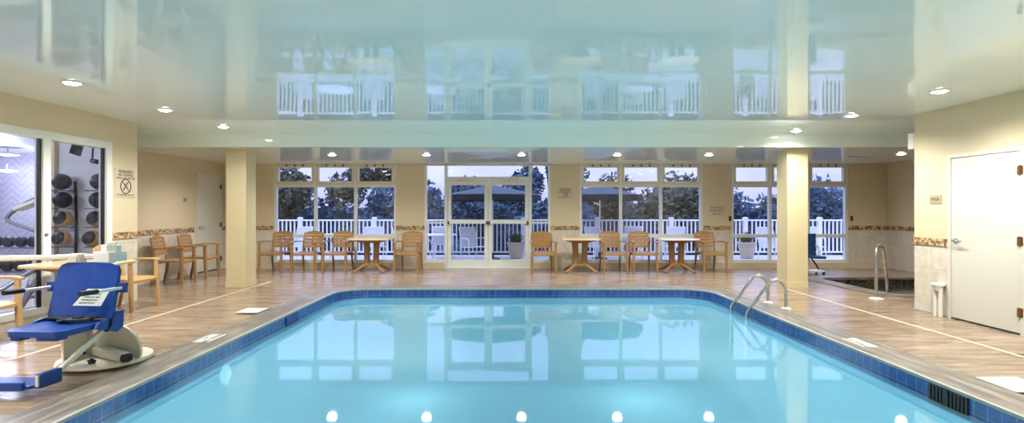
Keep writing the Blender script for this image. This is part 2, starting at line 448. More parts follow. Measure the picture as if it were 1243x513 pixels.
# floor with the pool and spa cut out
outer = [(XLL,YN),(XRR,YN),(XRR,YB),(XLL,YB)]
def ring_offset(pts, d):
    n = len(pts); res = []
    for i in range(n):
        a, b, c = Vector(pts[i-1]), Vector(pts[i]), Vector(pts[(i+1)%n])
        t = ((b-a).normalized() + (c-b).normalized()).normalized()
        res.append((b.x + t.y*d, b.y - t.x*d))
    return res
def holes_face(mb, outer, holes, z):
    loops = [[Vector((x,y,0)) for x,y in outer]] + [[Vector((x,y,0)) for x,y in h] for h in holes]
    flat = [p for l in loops for p in l]
    fs = []
    for a,b,c in tessellate_polygon(loops):
        A,B,C = flat[a],flat[b],flat[c]
        if (B-A).cross(C-A).z < 0: b, c = c, b
        fs.append((a,b,c))
    mb.add([(p.x,p.y,z) for p in flat], fs)
mb = MB(); holes_face(mb, outer, [pool_out, spa_out], 0.0)
struct('floor', mb, M['deck'])

def strip(mb, pts, top, z0, z1, flip=False):
    """vertical band along a closed outline with uv = arclength, height"""
    n = len(pts); u = 0
    for i in range(n):
        a, b = pts[i], pts[(i+1)%n]
        L = math.hypot(b[0]-a[0], b[1]-a[1])
        f = (3,2,1,0) if not flip else (0,1,2,3)
        uvs = [(u, z0), (u+L, z0), (u+L, z1), (u, z1)]
        mb.add([(a[0],a[1],z0),(b[0],b[1],z0),(b[0],b[1],z1),(a[0],a[1],z1)], [f], [[uvs[k] for k in f]])
        u += L
def flat_ring(mb, inner, outer_, z, v0=0.0):
    n = len(inner); u = 0
    for i in range(n):
        j = (i+1)%n
        L = math.hypot(inner[j][0]-inner[i][0], inner[j][1]-inner[i][1])
        w = math.hypot(outer_[i][0]-inner[i][0], outer_[i][1]-inner[i][1])
        mb.add([(inner[i][0],inner[i][1],z),(outer_[i][0],outer_[i][1],z),(outer_[j][0],outer_[j][1],z),(inner[j][0],inner[j][1],z)],
               [(0,1,2,3)], [[(u,v0),(u,v0+w),(u+L,v0+w),(u+L,v0)]])
        u += L

# ------------------------------------------------------------------ swimming pool
pool = empty('swimming_pool', (0,0,0))
tag(pool, 'large rectangular indoor pool of turquoise water with blue tile edge', 'swimming pool')
mb = MB(); inn = ring_offset(pool_out, -.02)
strip(mb, inn, 0, -1.45, -.25); mb.prism(ring_offset(pool_out, .1), -1.5, -1.45)
mb.build('basin', M['pool_shell'], pool)
mb = MB(); strip(mb, pool_out, 0, -.336, -.012)
mb.build('waterline_tile', M['pool_tile'], pool)
mb = MB(); a = ring_offset(pool_out, -.012)
strip(mb, a, 0, -.008, .016); flat_ring(mb, a, ring_offset(pool_out, .02), .016)
mb.build('grout_lip', M['grout'], pool)
mb = MB(); c0 = ring_offset(pool_out, .02); c1 = ring_offset(pool_out, .40)
flat_ring(mb, c0, c1, .014); strip(mb, c1, 0, 0, .014, flip=True)
mb.build('coping', M['coping'], pool)
mb = MB(); mb.prism(ring_offset(pool_out, -.001), -.141, -.14)
# a single upward surface
mb = MB(); holes_face(mb, ring_offset(pool_out, -.001), [], -.14)
mb.build('water_surface', M['water'], pool)
# skimmer mouth in the right wall of the pool
def skimmer():
    y0, y1 = 3.99, 4.36
    mb = MB(); mb.box(3.405, 3.425, y0, y1, -.2, -.012)
    f = mb.build('skimmer_mouth', M['grille'], pool)
    mb = MB()
    for k in range(10):
        y = y0 + .03 + k*(y1-y0-.06)/9
        mb.box(3.398, 3.406, y-.004, y+.004, -.19, -.02)
    mb.box(3.396, 3.408, (y0+y1)/2-.02, (y0+y1)/2+.02, -.2, -.012)
    mb.build('weir_grille', M['dark'], f)
skimmer()
# dark patch added in the left wall in place of a stitching step
mb = MB(); mb.box(-2.946, -2.93, 7.02, 7.42, -.2, -.012)
mb.build('seam_patch', mat('dark blue seam patch', srgb(18,48,130), .15, var=.1), pool)
# pale round fitting under the water on the left side
mb = MB(); p = (-2.9, 0, 0)
mb.lathe([(.10,0),(.10,.012),(.08,.02),(0,.022)], (-2.925, 5.5, -.30), 24, Matrix.Rotation(PI/2, 4, 'Y'))
mb.build('pool_light', M['pool_lens'], pool)
for lx, ly in ((-1.4, 5.6), (1.9, 5.6), (-1.4, 2.6), (1.9, 2.6), (-1.4, 8.0), (1.9, 8.0)):  # unseen fill lights added underwater to brighten the water and the ceiling
    ld = bpy.data.lights.new('pool_fill', 'POINT'); ld.energy = 24; ld.color = (1, .93, .86); ld.shadow_soft_size = .5
    l = bpy.data.objects.new('pool_fill', ld); COL.objects.link(l); l.parent = pool; l.location = (lx, ly, -.93)
# drains on the basin floor
mb = MB(); mb.lathe([(.16,0),(.16,.015),(.13,.025),(0,.03)], (.2, 5.6, -1.45), 24)
mb.build('main_drain', M['white'], pool)

# spa
spa = empty('hot_tub', (7.4, 9.8, 0))
tag(spa, 'sunken hot tub with dark water and grey rim in the right alcove', 'hot tub')
def loc_pts(pts, o): return [(x-o[0], y-o[1]) for x, y in pts]
so = loc_pts(spa_out, (7.4, 9.8))
mb = MB(); strip(mb, so, 0, -.9, -.2); holes_face(mb, so, [], -.9); mb.build('basin', M['spa_shell'], spa)
mb = MB(); strip(mb, so, 0, -.3, -.0); mb.build('waterline_tile', M['spa_tile'], spa)
mb = MB(); flat_ring(mb, ring_offset(so,-.02), ring_offset(so,.28), .02); strip(mb, ring_offset(so,.28), 0, 0, .02, True); strip(mb, ring_offset(so,-.02), 0, -.03, .02)
mb.build('coping', M['coping'], spa)
mb = MB(); holes_face(mb, ring_offset(so,-.001), [], -.12); mb.build('water_surface', M['spa_water'], spa)

# deck drain lines
for x, y1, lab in ((4.85, 9.45, 'thin pale drain strip along the right deck'), (-4.63, 10.4, 'thin pale drain strip along the left deck')):
    mb = MB(); mb.box(x-.025, x+.025, YN+.05, y1, 0.0005, .003)
    o = mb.build('deck_drain', M['drain']); tag(o, lab, 'drain')

# ------------------------------------------------------------------ walls
# left wall with the gym window opening
GY0, GY1, GZ0, GZ1 = 1.2, 7.66, .14, 2.32
mb = MB()
mb.box(XL-.16, XL, YN, GY0, 0, ZC); mb.box(XL-.16, XL, GY1, YLC, 0, ZC)
mb.box(XL-.16, XL, GY0, GY1, GZ1, ZC); mb.box(XL-.16, XL, GY0, GY1, 0, GZ0)
mb.box(XLL-.1, XL-.16, YLC-.05, YLC, 0, ZC)
struct('wall_left', mb, M['wall_gym_side'])
mb = MB(); mb.box(XLL-.16, XLL, YLC-.16, YB+.2, 0, ZC); struct('wall_recess_left', mb, M['wall'])
mb = MB()
mb.box(XR, XR+.16, YN, YRC, 0, ZC); mb.box(XR+.16, XRR, YRC-.16, YRC, 0, ZC)
struct('wall_right', mb, M['wall'])
mb = MB(); mb.box(XRR, XRR+.16, YRC-.16, YB+.2, 0, ZC); struct('wall_alcove_right', mb, M['wall'])
mb = MB(); mb.box(XL-.16, XR+.16, YN-.16, YN, 0, ZC); struct('wall_behind', mb, M['wall'])
def bx(px): return (px-CX)*YB/F
WIN = [(bx(332), bx(481)), (bx(703.4), bx(853.5)), (bx(888), bx(1030))]
DOORBAY = (bx(515.4), bx(668))
mb = MB()
segs = [(XLL, WIN[0][0]), (WIN[0][1], DOORBAY[0]), (DOORBAY[1], WIN[1][0]), (WIN[1][1], WIN[2][0]), (WIN[2][1], XRR)]
for a, b in segs: mb.box(a, b, YB, YB+.2, 0, ZC)
for a, b in WIN + [DOORBAY]: mb.box(a, b, YB, YB+.2, ZS-.02, ZC)
struct('wall_back', mb, M['wall'])
# low curb under the windows
DL, DR = bx(541), bx(643.5)
mb = MB()
for a, b in [(XLL, DL-.02), (DR+.02, XRR)]:
    mb.box(a, b, YB-.07, YB+.2, 0, .14)
struct('trim_1', mb, M['curb'])
# mosaic bands
def band(name, boxes):
    mb = MB()
    for b in boxes: mb.box(*b)
    struct(name, mb, M['band'])
t = .012
band('trim_2', [(a, b, YB-t, YB, .915, 1.01) for a, b in segs])
band('trim_3', [(XLL, XLL+t, YLC, 11.62, .915, 1.01)])
band('trim_4', [(XL, XL+t, GY1+.04, YLC, .965, 1.06), (XL-.1, XL+t, YLC, YLC+t, .965, 1.06)])
band('trim_5', [(XR-t, XR, 6.93, YRC, .915, 1.01), (XR-t, XR+.2, YRC, YRC+t, .915, 1.01)])
band('trim_6', [(XRR-t, XRR, YRC, YB, .915, 1.01)])
# ceiling
mb = MB()
mb.box(XLL-.16, XRR+.16, YN-.16, YS, ZC, ZC+.15)
mb.box(XLL-.16, XRR+.16, YS, YB+.2, ZS, ZC+.15)
struct('ceiling', mb, M['ceiling'])

# columns
for x0, x1, y0, lab in ((-5.09, -4.73, 9.6, 'left'), (4.95, 5.32, 9.56, 'right')):
    mb = MB(); mb.box(x0, x1, y0, y0+.37, 0, ZS); mb.box(x0-.008, x1+.008, y0-.008, y0+.378, 0, .1)
    o = mb.build('column', M['column'])
    tag(o, 'square cream column %s' % ('beside the two chairs against the left wall' if lab == 'left' else 'behind the pool ladder rails and beside the hot tub'), 'column', kind='structure')

# ------------------------------------------------------------------ windows
def window(n, x0, x1, mid=True):
    w = empty('window_%d' % n, (0,0,0)); w['kind'] = 'structure'
    y0, y1 = YB+.02, YB+.12
    mb = MB()
    k = (x1-x0-.06)/3
    zt = ZS
    for i in range(4):
        x = x0 + i*k; mb.box(x, x+.06, y0, y1, .14, zt)
    for za, zb in ((.14,.20),(.73,.81),(1.93,2.0)): mb.box(x0+.005, x1-.005, y0+.005, y1-.005, za, zb)
    mb.build('frame', M['alu'], w)
    for i in range(3):
        a, b = x0+.06+i*k, x0+i*k+k
        mb = MB()
        mb.box(a, b, y0-.015, y1-.02, 2.0, 2.07); mb.box(a, b, y0-.015, y1-.02, 2.40, zt-.002)
        mb.box(a, a+.05, y0-.015, y1-.02, 2.07, 2.40); mb.box(b-.05, b, y0-.015, y1-.02, 2.07, 2.40)
        s = mb.build('vent_sash', M['alu_warm'], w)
        for q in (.28, .5, .72):
            mb = MB(); x = a+(b-a)*q; mb.box(x-.012, x+.012, y0-.035, y0-.015, 2.42, 2.475)
            mb.build('latch', M['dark'], s)
    mb = MB(); mb.box(x0+.03, x1-.03, y0+.045, y0+.055, .17, 2.44)
    mb.build('glass', M['glass'], w)
for i, (a, b) in enumerate(WIN): window(i+1, a, b)

# gym window
w = empty('window_4'); w['kind'] = 'structure'
ys = [GY0, 3.3, 5.0, 6.62, GY1]
mb = MB(); xa, xb = XL-.11, XL+.01
for y in ys[1:-1]: mb.box(xa, xb-.01, y-.055, y+.055, GZ0, GZ1)
mb.box(xa, xb, GY0, GY0+.07, GZ0, GZ1); mb.box(xa, xb, GY1-.07, GY1+.03, GZ0, GZ1-.06)
mb.box(xa, xb, GY0, GY1+.03, GZ1-.06, GZ1+.04); mb.box(xa, xb, GY0, GY1, GZ0-.02, GZ0+.06)
mb.build('frame', M['alu'], w)
for y in ys[1:]:
    mb = MB(); yy = y-.055 if y != GY1 else y-.07
    mb.box(xa+.05, xb-.035, yy-.03, yy-.001, GZ0+.06, GZ1-.06); mb.build('gasket', M['black'], w)
mb = MB(); mb.box(XL-.07, XL-.062, GY0+.05, GY1-.05, GZ0+.03, GZ1-.03); mb.build('glass', M['glass_gym'], w)

# glazed double door bay
d = empty('door_1'); d['kind'] = 'structure'
y0, y1 = YB+.0, YB+.1
mb = MB()
for x, wd in ((DOORBAY[0], .05), (DL-.03, .07), (DR-.03, .07), (DOORBAY[1]-.05, .05)):
    mb.box(x, x+wd, y0, y1, .0 if DL-.1 < x < DR else .14, ZS)
mb.box(DL+.04, DR-.03, y0+.01, y1-.01, 2.08, 2.18)
mb.box(DOORBAY[0]+.05, DL-.03, y0+.01, y1-.01, .14, .20); mb.box(DR+.04, DOORBAY[1]-.05, y0+.01, y1-.01, .14, .20)
mb.box(DOORBAY[0]+.05, DL-.03, y0+.01, y1-.01, 1.06, 1.1); mb.box(DR+.04, DOORBAY[1]-.05, y0+.01, y1-.01, 1.06, 1.1)
for a, b in ((DOORBAY[0]+.05, DL-.03), (DL+.04, DR-.03), (DR+.04, DOORBAY[1]-.05)): mb.box(a, b, y0+.01, y1-.01, ZS-.04, ZS)
mb.box(DL-.02, DR+.03, y0-.02, y1, 0, .02)
mb.build('frame', M['alu'], d)
mb = MB()
for a, b, z0, z1 in ((DOORBAY[0]+.05, DL-.03, .2, ZS-.04), (DR+.04, DOORBAY[1]-.05, .2, ZS-.04), (DL+.04, DR-.03, 2.18, ZS-.04)):
    mb.box(a, b, y0+.045, y0+.055, z0, z1)
mb.build('side_and_transom_glass', M['glass'], d)
dc = (DL+.04+DR-.03)/2
for s, (a, b) in ((-1, (DL+.045, dc-.004)), (1, (dc+.004, DR-.035))):
    mb = MB(); st = .085
    mb.box(a, a+st, y0+.02, y0+.07, .02, 2.075); mb.box(b-st, b, y0+.02, y0+.07, .02, 2.075)
    mb.box(a+st, b-st, y0+.02, y0+.07, 1.98, 2.075); mb.box(a+st, b-st, y0+.02, y0+.07, .02, .2)
    lf = mb.build('door_leaf', M['alu'], d)
    mb = MB(); mb.box(a+st, b-st, y0+.04, y0+.05, .2, 1.98); mb.build('glass', M['glass'], lf)
    mb = MB(); mb.rbox(a+.03, b-.03, y0-.045, y0-.01, 1.06, 1.15, .01); mb.box(a+.04, a+.09, y0-.012, y0+.03, 1.07, 1.14); mb.box(b-.09, b-.04, y0-.012, y0+.03, 1.07, 1.14)
    mb.build('push_bar', M['alu'], lf)
    for xx in (a+.02, b-.03):
        mb = MB(); mb.box(xx-.012, xx+.022, y0-.05, y0+.021, 1.05, 1.12); mb.build('latch', M['dark'], lf)
    mb = MB(); hx = (a+b)/2 + s*.12
    mb.rbox(hx-.13, hx+.13, y0-.05, y0+.015, 2.10, 2.15); mb.bar([(hx-.05*s, y0-.03, 2.09), (hx-.3*s, y0-.12, 2.09), (hx-.12*s, y0-.03, 2.06)], .02, .012)
    mb.build('door_closer', M['alu_warm'], lf)

# solid doors
def solid_door(n, xw, ya, yb, face, hinge_far, ztop):
    """door in a side wall; face = +1 when the room is toward +x"""
    o = empty('door_%d' % n); o['kind'] = 'structure'
    mb = MB(); s = face
    for y in (ya-.045, yb): mb.box(xw, xw+s*.03, y, y+.045, 0, ztop)
    mb.box(xw, xw+s*.03, ya-.045, yb+.045, ztop, ztop+.045)
    mb.build('frame', M['door_white'], o)
    mb = MB(); mb.box(xw, xw+s*.018, ya+.004, yb-.004, .02, ztop-.004)
    lf = mb.build('door_leaf', M['door_white'], o)
    mb = MB(); mb.box(xw, xw+s*.02, ya+.004, yb-.004, 0.0, .02); mb.build('door_sweep', M['black'], o)
    yh = yb-.075 if not hinge_far else ya+.075
    sg = -1 if not hinge_far else 1
    mb = MB()
    mb.lathe([(.032,0),(.032,.012),(.014,.018),(.014,.05)], (xw+s*.018, yh, 1.0), 16, Matrix.Rotation(s*PI/2, 4, 'Y'))
    mb.tube([(xw+s*.065, yh, 1.0), (xw+s*.07, yh+sg*.04, 1.0), (xw+s*.068, yh+sg*.13, .997)], .010, 10)
    mb.build('lever_handle', M['steel'], lf)
    for z in (.25, 1.04, ztop-.22):
        mb = MB(); y = ya+.0 if not hinge_far else yb-.0
        mb.tube([(xw+s*.032, y, z-.055), (xw+s*.032, y, z+.055)], .012, 8); mb.box(xw+s*.018, xw+s*.032, y-.035, y+.035, z-.05, z+.05)
        mb.build('hinge', M['bronze'], o)
    return o
solid_door(2, XR, 5.93, 6.87, -1, False, 2.05)
solid_door(3, XLL, 11.72, 12.66, 1, True, 2.15)

# ------------------------------------------------------------------ chairs
def curve_y(x, w, d): return -d*(1-(x/w)**2)*0 + d*((x/w)**2)*-1
def chair(name, mm, back_mat, slats=True):
    r = empty(name)
    for s in (-1, 1):
        mb = MB()
        mb.bar([(s*.262,-.262,0),(s*.258,-.25,.2),(s*.254,-.24,.44),(s*.256,-.235,.66)], .042, .05, up=(0,1,0), scales=[.95,1.1,1.2,1.05])
        mb.build('leg', mm, r)
        mb = MB()
        mb.bar([(s*.235,.30,0),(s*.225,.245,.22),(s*.22,.215,.44)], .038, .046, up=(0,1,0), scales=[.85,1,1.1])
        mb.build('leg', mm, r)
        mb = MB()
        mb.bar([(s*.222,.245,.665),(s*.262,.17,.675),(s*.283,0,.685),(s*.278,-.18,.685),(s*.262,-.285,.672)], .055, .026, scales=[.6,.85,1,1.15,.9], smooth=False)
        mb.build('armrest', mm, r)
    # seat: dished slab with rounded front
    mb = MB()
    nx, ny = 8, 8
    vs, fs = [], []
    def sp(u, v, dz):
        x = u*(.235 + .02*(1-v)); y = -.275 + v*.5
        z = .445 - .014*(1-u*u)*math.sin(PI*min(1, v*1.05)) - (.022*max(0, .22-v)/.22)
        return (x, y + (.02*u*u if v < .01 else 0), z+dz)
    for lay, dz in ((0, 0), (1, -.03)):
        for j in range(ny+1):
            for i in range(nx+1): vs.append(sp(-1+2*i/nx, j/ny, dz))
    W = nx+1; Lr = W*(ny+1)
    for j in range(ny):
        for i in range(nx):
            a = j*W+i
            fs.append((a,a+1,a+W+1,a+W)); fs.append((Lr+a,Lr+a+W,Lr+a+W+1,Lr+a+1))
    for i in range(nx):
        fs.append((i, Lr+i, Lr+i+1, i+1)); b = ny*W+i; fs.append((b, b+1, Lr+b+1, Lr+b))
    for j in range(ny):
        a = j*W; fs.append((a, a+W, Lr+a+W, Lr+a)); b = j*W+nx; fs.append((b, Lr+b, Lr+b+W, b+W))
    mb.add(vs, fs, smooth=True)
    mb.box(-.225, .225, -.25, -.225, .385, .425); mb.box(-.21, .21, .2, .222, .385, .43)
    mb.build('seat', mm, r)
    # backrest: bent shell made of slats between two uprights with an arched head rail
    def by(z): return .225 + (z-.44)*.20
    bk = MB()
    for s in (-1, 1):
        bk.bar([(s*.218,by(.44),.44),(s*.221,by(.6),.6),(s*.222,by(.78),.78),(s*.205,by(.87),.865)], .04, .036, up=(0,1,0))
    def panel(z0, z1, w, arch=0.0, th=.018, n=10):
        vs, fs = [], []
        for i in range(n+1):
            u = -1+2*i/n; x = u*w; dy = -.028*(u*u) + .02
            for z, k in ((z0, 0), (z1, arch*(1-u*u))):
                for tt in (0, th): vs.append((x, by(z)+dy+tt-.01, z+k))
        for i in range(n):
            a = i*4; b = a+4
            fs += [(a, b, b+2, a+2), (a+1, a+3, b+3, b+1), (a, a+1, b+1, b), (a+2, b+2, b+3, a+3)]
        fs += [(0,2,3,1), (n*4, n*4+1, n*4+3, n*4+2)]
        bk.add(vs, fs, smooth=True)
    if slats:
        for z0, z1 in ((.53,.600),(.608,.673),(.681,.745),(.753,.816)): panel(z0, z1, .205)
        panel(.824, .868, .212, .04)
    else:
        panel(.53, .868, .212, .04)
    bk.build('backrest', back_mat, r)
    if not slats:
        mb = MB()
        for k in range(5):
            x = -.16+.08*k; mb.bar([(x, by(.45), .44), (x, by(.54)+.005, .54)], .03, .014, up=(0,1,0))
        mb.build('back_spindles', mm, r)
    return r
slat = chair('resin_armchair', M['chair'], M['chair'])
woven = chair('resin_armchair', M['chair'], M['weave'], False)
light = chair('resin_armchair', M['chair_light'], M['chair_light'])
used = set()
def put_chair(proto, x, y, rz, label, group):
    o = proto if proto.name not in used else copy_tree(proto)
    used.add(proto.name); used.add(o.name)
    o.location = (x, y, 0); o.rotation_euler = (0,0,rz); tag(o, label, 'chair', group)
G1 = 'armchairs in the row in front of the window wall'
R = math.radians
put_chair(slat, (335-CX)*12.05/F, 12.05, R(-6), 'tan slatted armchair half hidden by the left column', G1)
put_chair(slat, (375-CX)*12.05/F, 12.0, R(-4), 'tan slatted armchair second from the left column in the window row', G1)
put_chair(slat, (411-CX)*12.05/F, 12.05, R(-4), 'tan slatted armchair directly left of the leftmost window table', G1)
put_chair(slat, (497-CX)*12.05/F, 12.0, R(-5), 'tan armchair alone left of the glazed double door', G1)
put_chair(woven, (658.5-CX)*12.0/F, 11.9, R(3), 'woven-back armchair just right of the glazed double door', G1)
put_chair(slat, (743.5-CX)*12.0/F, 11.98, R(3), 'tan slatted armchair directly right of the table beside the double door', G1)
put_chair(slat, (779.5-CX)*12.0/F, 12.0, R(2), 'tan slatted armchair directly left of the rightmost window table', G1)
put_chair(slat, (861.5-CX)*12.0/F, 11.98, R(6), 'tan armchair at the right end of the row below the three-line sign', G1)
G2 = 'armchairs backed against the left side wall'
put_chair(slat, -6.36, 10.15, R(97), 'tan armchair against the left wall, nearer of two before the white door', G2)
put_chair(slat, -6.32, 10.9, R(93), 'tan armchair against the left wall, right beside the white door', G2)
G3 = 'pale armchairs at the table by the gym window'
put_chair(light, -5.36, 7.5, R(88), 'pale wood-look armchair behind the blue lift seat, below the no-diving sign', G3)
put_chair(light, -5.37, 5.33, R(90), 'pale wood-look armchair cut off by the left edge of the picture', G3)

# ------------------------------------------------------------------ tables
def table(mtop, mbase, w=.9, d=.8, label='', loc=(0,0), group=None, rz=0):
    r = empty('pedestal_table', (loc[0], loc[1], 0), rz)
    tag(r, label, 'table', group)
    out = rrect(-w/2, w/2, -d/2, d/2, .13, 6)
    mb = MB(); n = len(out)
    rings = [(1.0,.725),(1.0,.745),(.985,.757)]
    for k in range(2):
        s0, z0 = rings[k]; s1, z1 = rings[k+1]
        for i in range(n):
            j = (i+1)%n
            mb.add([(out[i][0]*s0,out[i][1]*s0,z0),(out[j][0]*s0,out[j][1]*s0,z0),(out[j][0]*s1,out[j][1]*s1,z1),(out[i][0]*s1,out[i][1]*s1,z1)], [(0,1,2,3)])
    mb.prism([(x*.985,y*.985) for x,y in out], .74, .757)
    mb.build('tabletop', mtop, r)
    mb = MB()   # tapered underside
    for i in range(n):
        j = (i+1)%n
        mb.add([(out[i][0]*.96,out[i][1]*.96,.735),(out[i][0]*.45,out[i][1]*.45,.66),(out[j][0]*.45,out[j][1]*.45,.66),(out[j][0]*.96,out[j][1]*.96,.735)], [(0,1,2,3)])
    mb.prism([(x*.45,y*.45) for x,y in out], .655, .664)
    mb.build('apron', mbase, r)
    for s in (-1, 1):
        mb = MB()
        mb.bar([(s*.115,0,.67),(s*.105,0,.5),(s*.10,0,.3),(s*.10,0,.16)], .12, .11, up=(0,1,0), scales=[1.15,1,1,1.05])
        mb.build('column', mbase, r)
    mb = MB(); mb.rbox(-.15,.15,-.06,.06,.13,.19,.02); mb.build('spreader', mbase, r)
    for sx in (-1, 1):
        for sy in (-1, 1):
            mb = MB()
            mb.bar([(sx*.08,sy*.03,.17),(sx*.17,sy*.12,.13),(sx*.27,sy*.22,.06),(sx*.33,sy*.28,.02)], .055, .05, scales=[1.1,1.1,.95,.75], smooth=False)
            mb.build('foot', mbase, r)
    return r
GT = 'pedestal tables along the window wall'
table(M['table_top'], M['chair'], .95, .75, 'tan pedestal table leftmost along the window wall', ((450.5-CX)*12.0/F, 12.05), GT)
table(M['table_top'], M['chair'], .86, .72, 'tan pedestal table right of the double door, half before the wall pier', ((704-CX)*12.0/F, 12.0), GT)
table(M['table_top_white'], M['chair_dark'], .88, .72, 'pedestal table with pale shining top, rightmost along the window wall', ((821-CX)*12.0/F, 12.0), GT)
table(M['table_top'], M['chair_light'], .9, .82, 'pale pedestal table by the gym window behind the blue lift', (-5.18, 6.45))

# ------------------------------------------------------------------ pool lift (blue seat) near the camera on the left
def pool_lift():
    r = empty('pool_lift', (-3.70, 4.6, .015), R(-5))
    tag(r, 'white pool access lift with blue moulded seat at the left pool edge', 'pool lift')
    # local frame: seat faces -y, x to the seat's picture-right
    # base
    mb = MB()
    mb.lathe([(.36,0),(.37,.012),(.36,.035),(.33,.04),(0,.04)], (-.02,.30,0), 40)
    base = mb.build('base_plate', M['cream'], r)
    for x, y in ((-.18,.10),(.06,.06),(.20,.22),(-.27,.3),(.05,.5)):
        mb = MB(); mb.lathe([(.026,0),(.026,.022),(.014,.026),(.014,.045),(0,.047)], (x,y,.04), 10); mb.box(x-.035,x+.035,y-.009,y+.009,.055,.072)
        mb.build('bolt', M['dark'], base)
    # box beam towards the pool
    mb = MB(); mb.bar([(-.1,.30,.09),(.31,.14,.075)], .10, .085); mb.build('anchor_beam', M['cream'], r)
    mb = MB(); mb.bar([(.30,.144,.075),(.325,.134,.075)], .092, .07); mb.build('beam_cap', M['black'], r)
    # curved side gusset: outline in (horizontal, vertical)
    prof = [(-.1,.04),(.33,.04),(.345,.09),(.33,.17),(.28,.24),(.2,.29),(.05,.345),(-.1,.36)]
    a = math.atan2(-.16, .41)
    Mx = Matrix.Translation((-.0,.34,0)) @ Matrix.Rotation(a+.2,4,'Z') @ Matrix.Rotation(PI/2,4,'X')
    mb = MB(); mb.prism(prof, -.012, .012, Mx); mb.build('gusset', M['cream'], r)
    mb = MB(); mb.box(-.27,-.245,.10,.36,.04,.46); mb.box(-.27,-.15,.34,.36,.04,.46); mb.build('mast_bracket', M['cream'], r)
    for z in (.14, .3):
        mb = MB(); mb.lathe([(.018,0),(.018,.014),(0,.016)], (-.27,.2,z), 8, Matrix.Rotation(-PI/2,4,'Y')); mb.build('bolt', M['bronze'], r)
    # mast
    mb = MB(); mb.rbox(-.16,-.04,.32,.44,.03,.92,.015); mb.build('mast', M['cream'], r)
    mb = MB(); mb.rbox(-.14,.07,.26,.46,.90,.99,.03); mb.rbox(-.10,.05,.28,.44,.99,1.05,.05); mb.rbox(-.07,.02,.31,.41,1.05,1.075,.04)
    mb.build('battery_cover', M['white'], r)
    mb = MB(); mb.rbox(-.33,-.22,.22,.32,.88,.975,.012); mb.build('control_box', M['cream'], r)
    mb = MB(); mb.box(-.315,-.235,.214,.221,.9,.955); mb.build('control_panel', M['grille'] if False else M['sign'], r)
    mb = MB(); mb.bar([(-.08,.36,.945),(-.3,.27,.945),(-.95,-.06,.95)], .06, .045, scales=[1,1,1.1]); mb.build('boom_arm', M['cream'], r)
    # seat shell: back
    def back_pt(u, v, th):
        w = .295 - .012*v*v
        x = u*w; z = .40 + v*.51
        if v > .82: x = u*(w - .075 + .075*math.sqrt(max(0, 1-((v-.82)/.18)**2)))
        y = .02 + v*.10 - .035*u*u*(1-.4*v) + (.03*(1-abs(u)) )
        zz = z
        return (x, y + th, zz)
    def shell(mb, fn, nu, nv, th):
        vs, fs = [], []
        for dt in (0, th):
            for j in range(nv+1):
                for i in range(nu+1): vs.append(fn(-1+2*i/nu, j/nv, dt))
        W = nu+1; L = W*(nv+1)
        for j in range(nv):
            for i in range(nu):
                a = j*W+i; fs.append((a,a+1,a+W+1,a+W)); fs.append((L+a,L+a+W,L+a+W+1,L+a+1))
        for i in range(nu):
            fs.append((i,L+i,L+i+1,i+1)); b = nv*W+i; fs.append((b,b+1,L+b+1,L+b))
        for j in range(nv):
            a = j*W; fs.append((a,a+W,L+a+W,L+a)); b = j*W+nu; fs.append((b,L+b,L+b+W,b+W))
        mb.add(vs, fs, smooth=True)
    mb = MB(); shell(mb, back_pt, 18, 30, .035); back = mb.build('seat_back', M['blue_seat'], r)
    # pan
    def pan_pt(u, v, th):
        y = .04 - v*.47; w = .285 - .04*v
        x = u*w*(1-.25*max(0,(v-.85)/.15)**2*abs(u)**3)
        z = .435 - .02*(1-u*u)*math.sin(PI*min(1,v)) - .012*v
        return (x, y, z - th)
    mb = MB(); shell(mb, pan_pt, 14, 12, .045)
    mb.box(-.19,-.11,-.41,-.33,.345,.39); mb.box(.03,.2,-.41,-.31,.35,.39)
    mb.build('seat_pan', M['blue_seat'], r)
    # right cheek, joins pan and back
    for s in (1, -1):
        mb = MB(); pr = [(-.16,.395),(.06,.32),(.12,.35),(.13,.5),(.06,.5),(.02,.46),(-.12,.44)]
        Mx = Matrix(((0,0,1,s*.287),(1,0,0,0),(0,1,0,0),(0,0,0,1)))
        mb.prism(pr, -.014, .014, Mx); mb.build('seat_cheek', M['blue_seat'], r)
    # brackets and armrests
    for s in (-1, 1):
        mb = MB(); mb.box(s*.27, s*.37, .065, .09, .66, .745); mb.build('arm_bracket', M['blue_seat'], r)
        mb = MB(); mb.tube([(s*.33,.06,.70),(s*.33,-.18,.705)], .014, 10); arm = mb.build('armrest', M['white'], r)
        mb = MB(); mb.tube([(s*.33,-.18,.705),(s*.33,-.34,.71)], .021, 12); mb.build('grip', M['black'], arm)
        mb = MB(); mb.lathe([(.012,0),(.012,.01),(0,.012)], (s*.345,.063,.70), 8, Matrix.Rotation(PI/2,4,'X')); mb.build('bolt', M['steel'], arm)
    # belt
    mb = MB()
    mb.bar([(-.29,.0,.44),(-.16,-.03,.455),(0,-.08,.448),(.14,-.05,.455),(.29,.01,.44)], .085, .02)
    mb.bar([(.29,.0,.45),(.29,-.02,.39),(.28,-.05,.35)], .05, .012, up=(0,1,0))
    mb.bar([(-.1,-.10,.437),(.05,-.02,.465),(.2,-.06,.462)], .06, .02)
    belt = mb.build('seat_belt', M['black'], r)
    mb = MB(); mb.rbox(.02,.10,-.10,-.045,.45,.475,.008); mb.build('buckle', M['dark'], belt)
    # notice on the seat back
    mb = MB()
    q = [(-.05,.555),(.21,.555),(.30,.70),(.09,.70)]
    def bk(x, z): return (x, .02+(z-.40)/.53*.10+.0, z)
    Mn = Matrix.Translation((0,-.012,0))
    vs = []
    for x, z in q: vs.append(Vector((x, -.014, z)))
    for x, z in q: vs.append(Vector((x, -.010, z)))
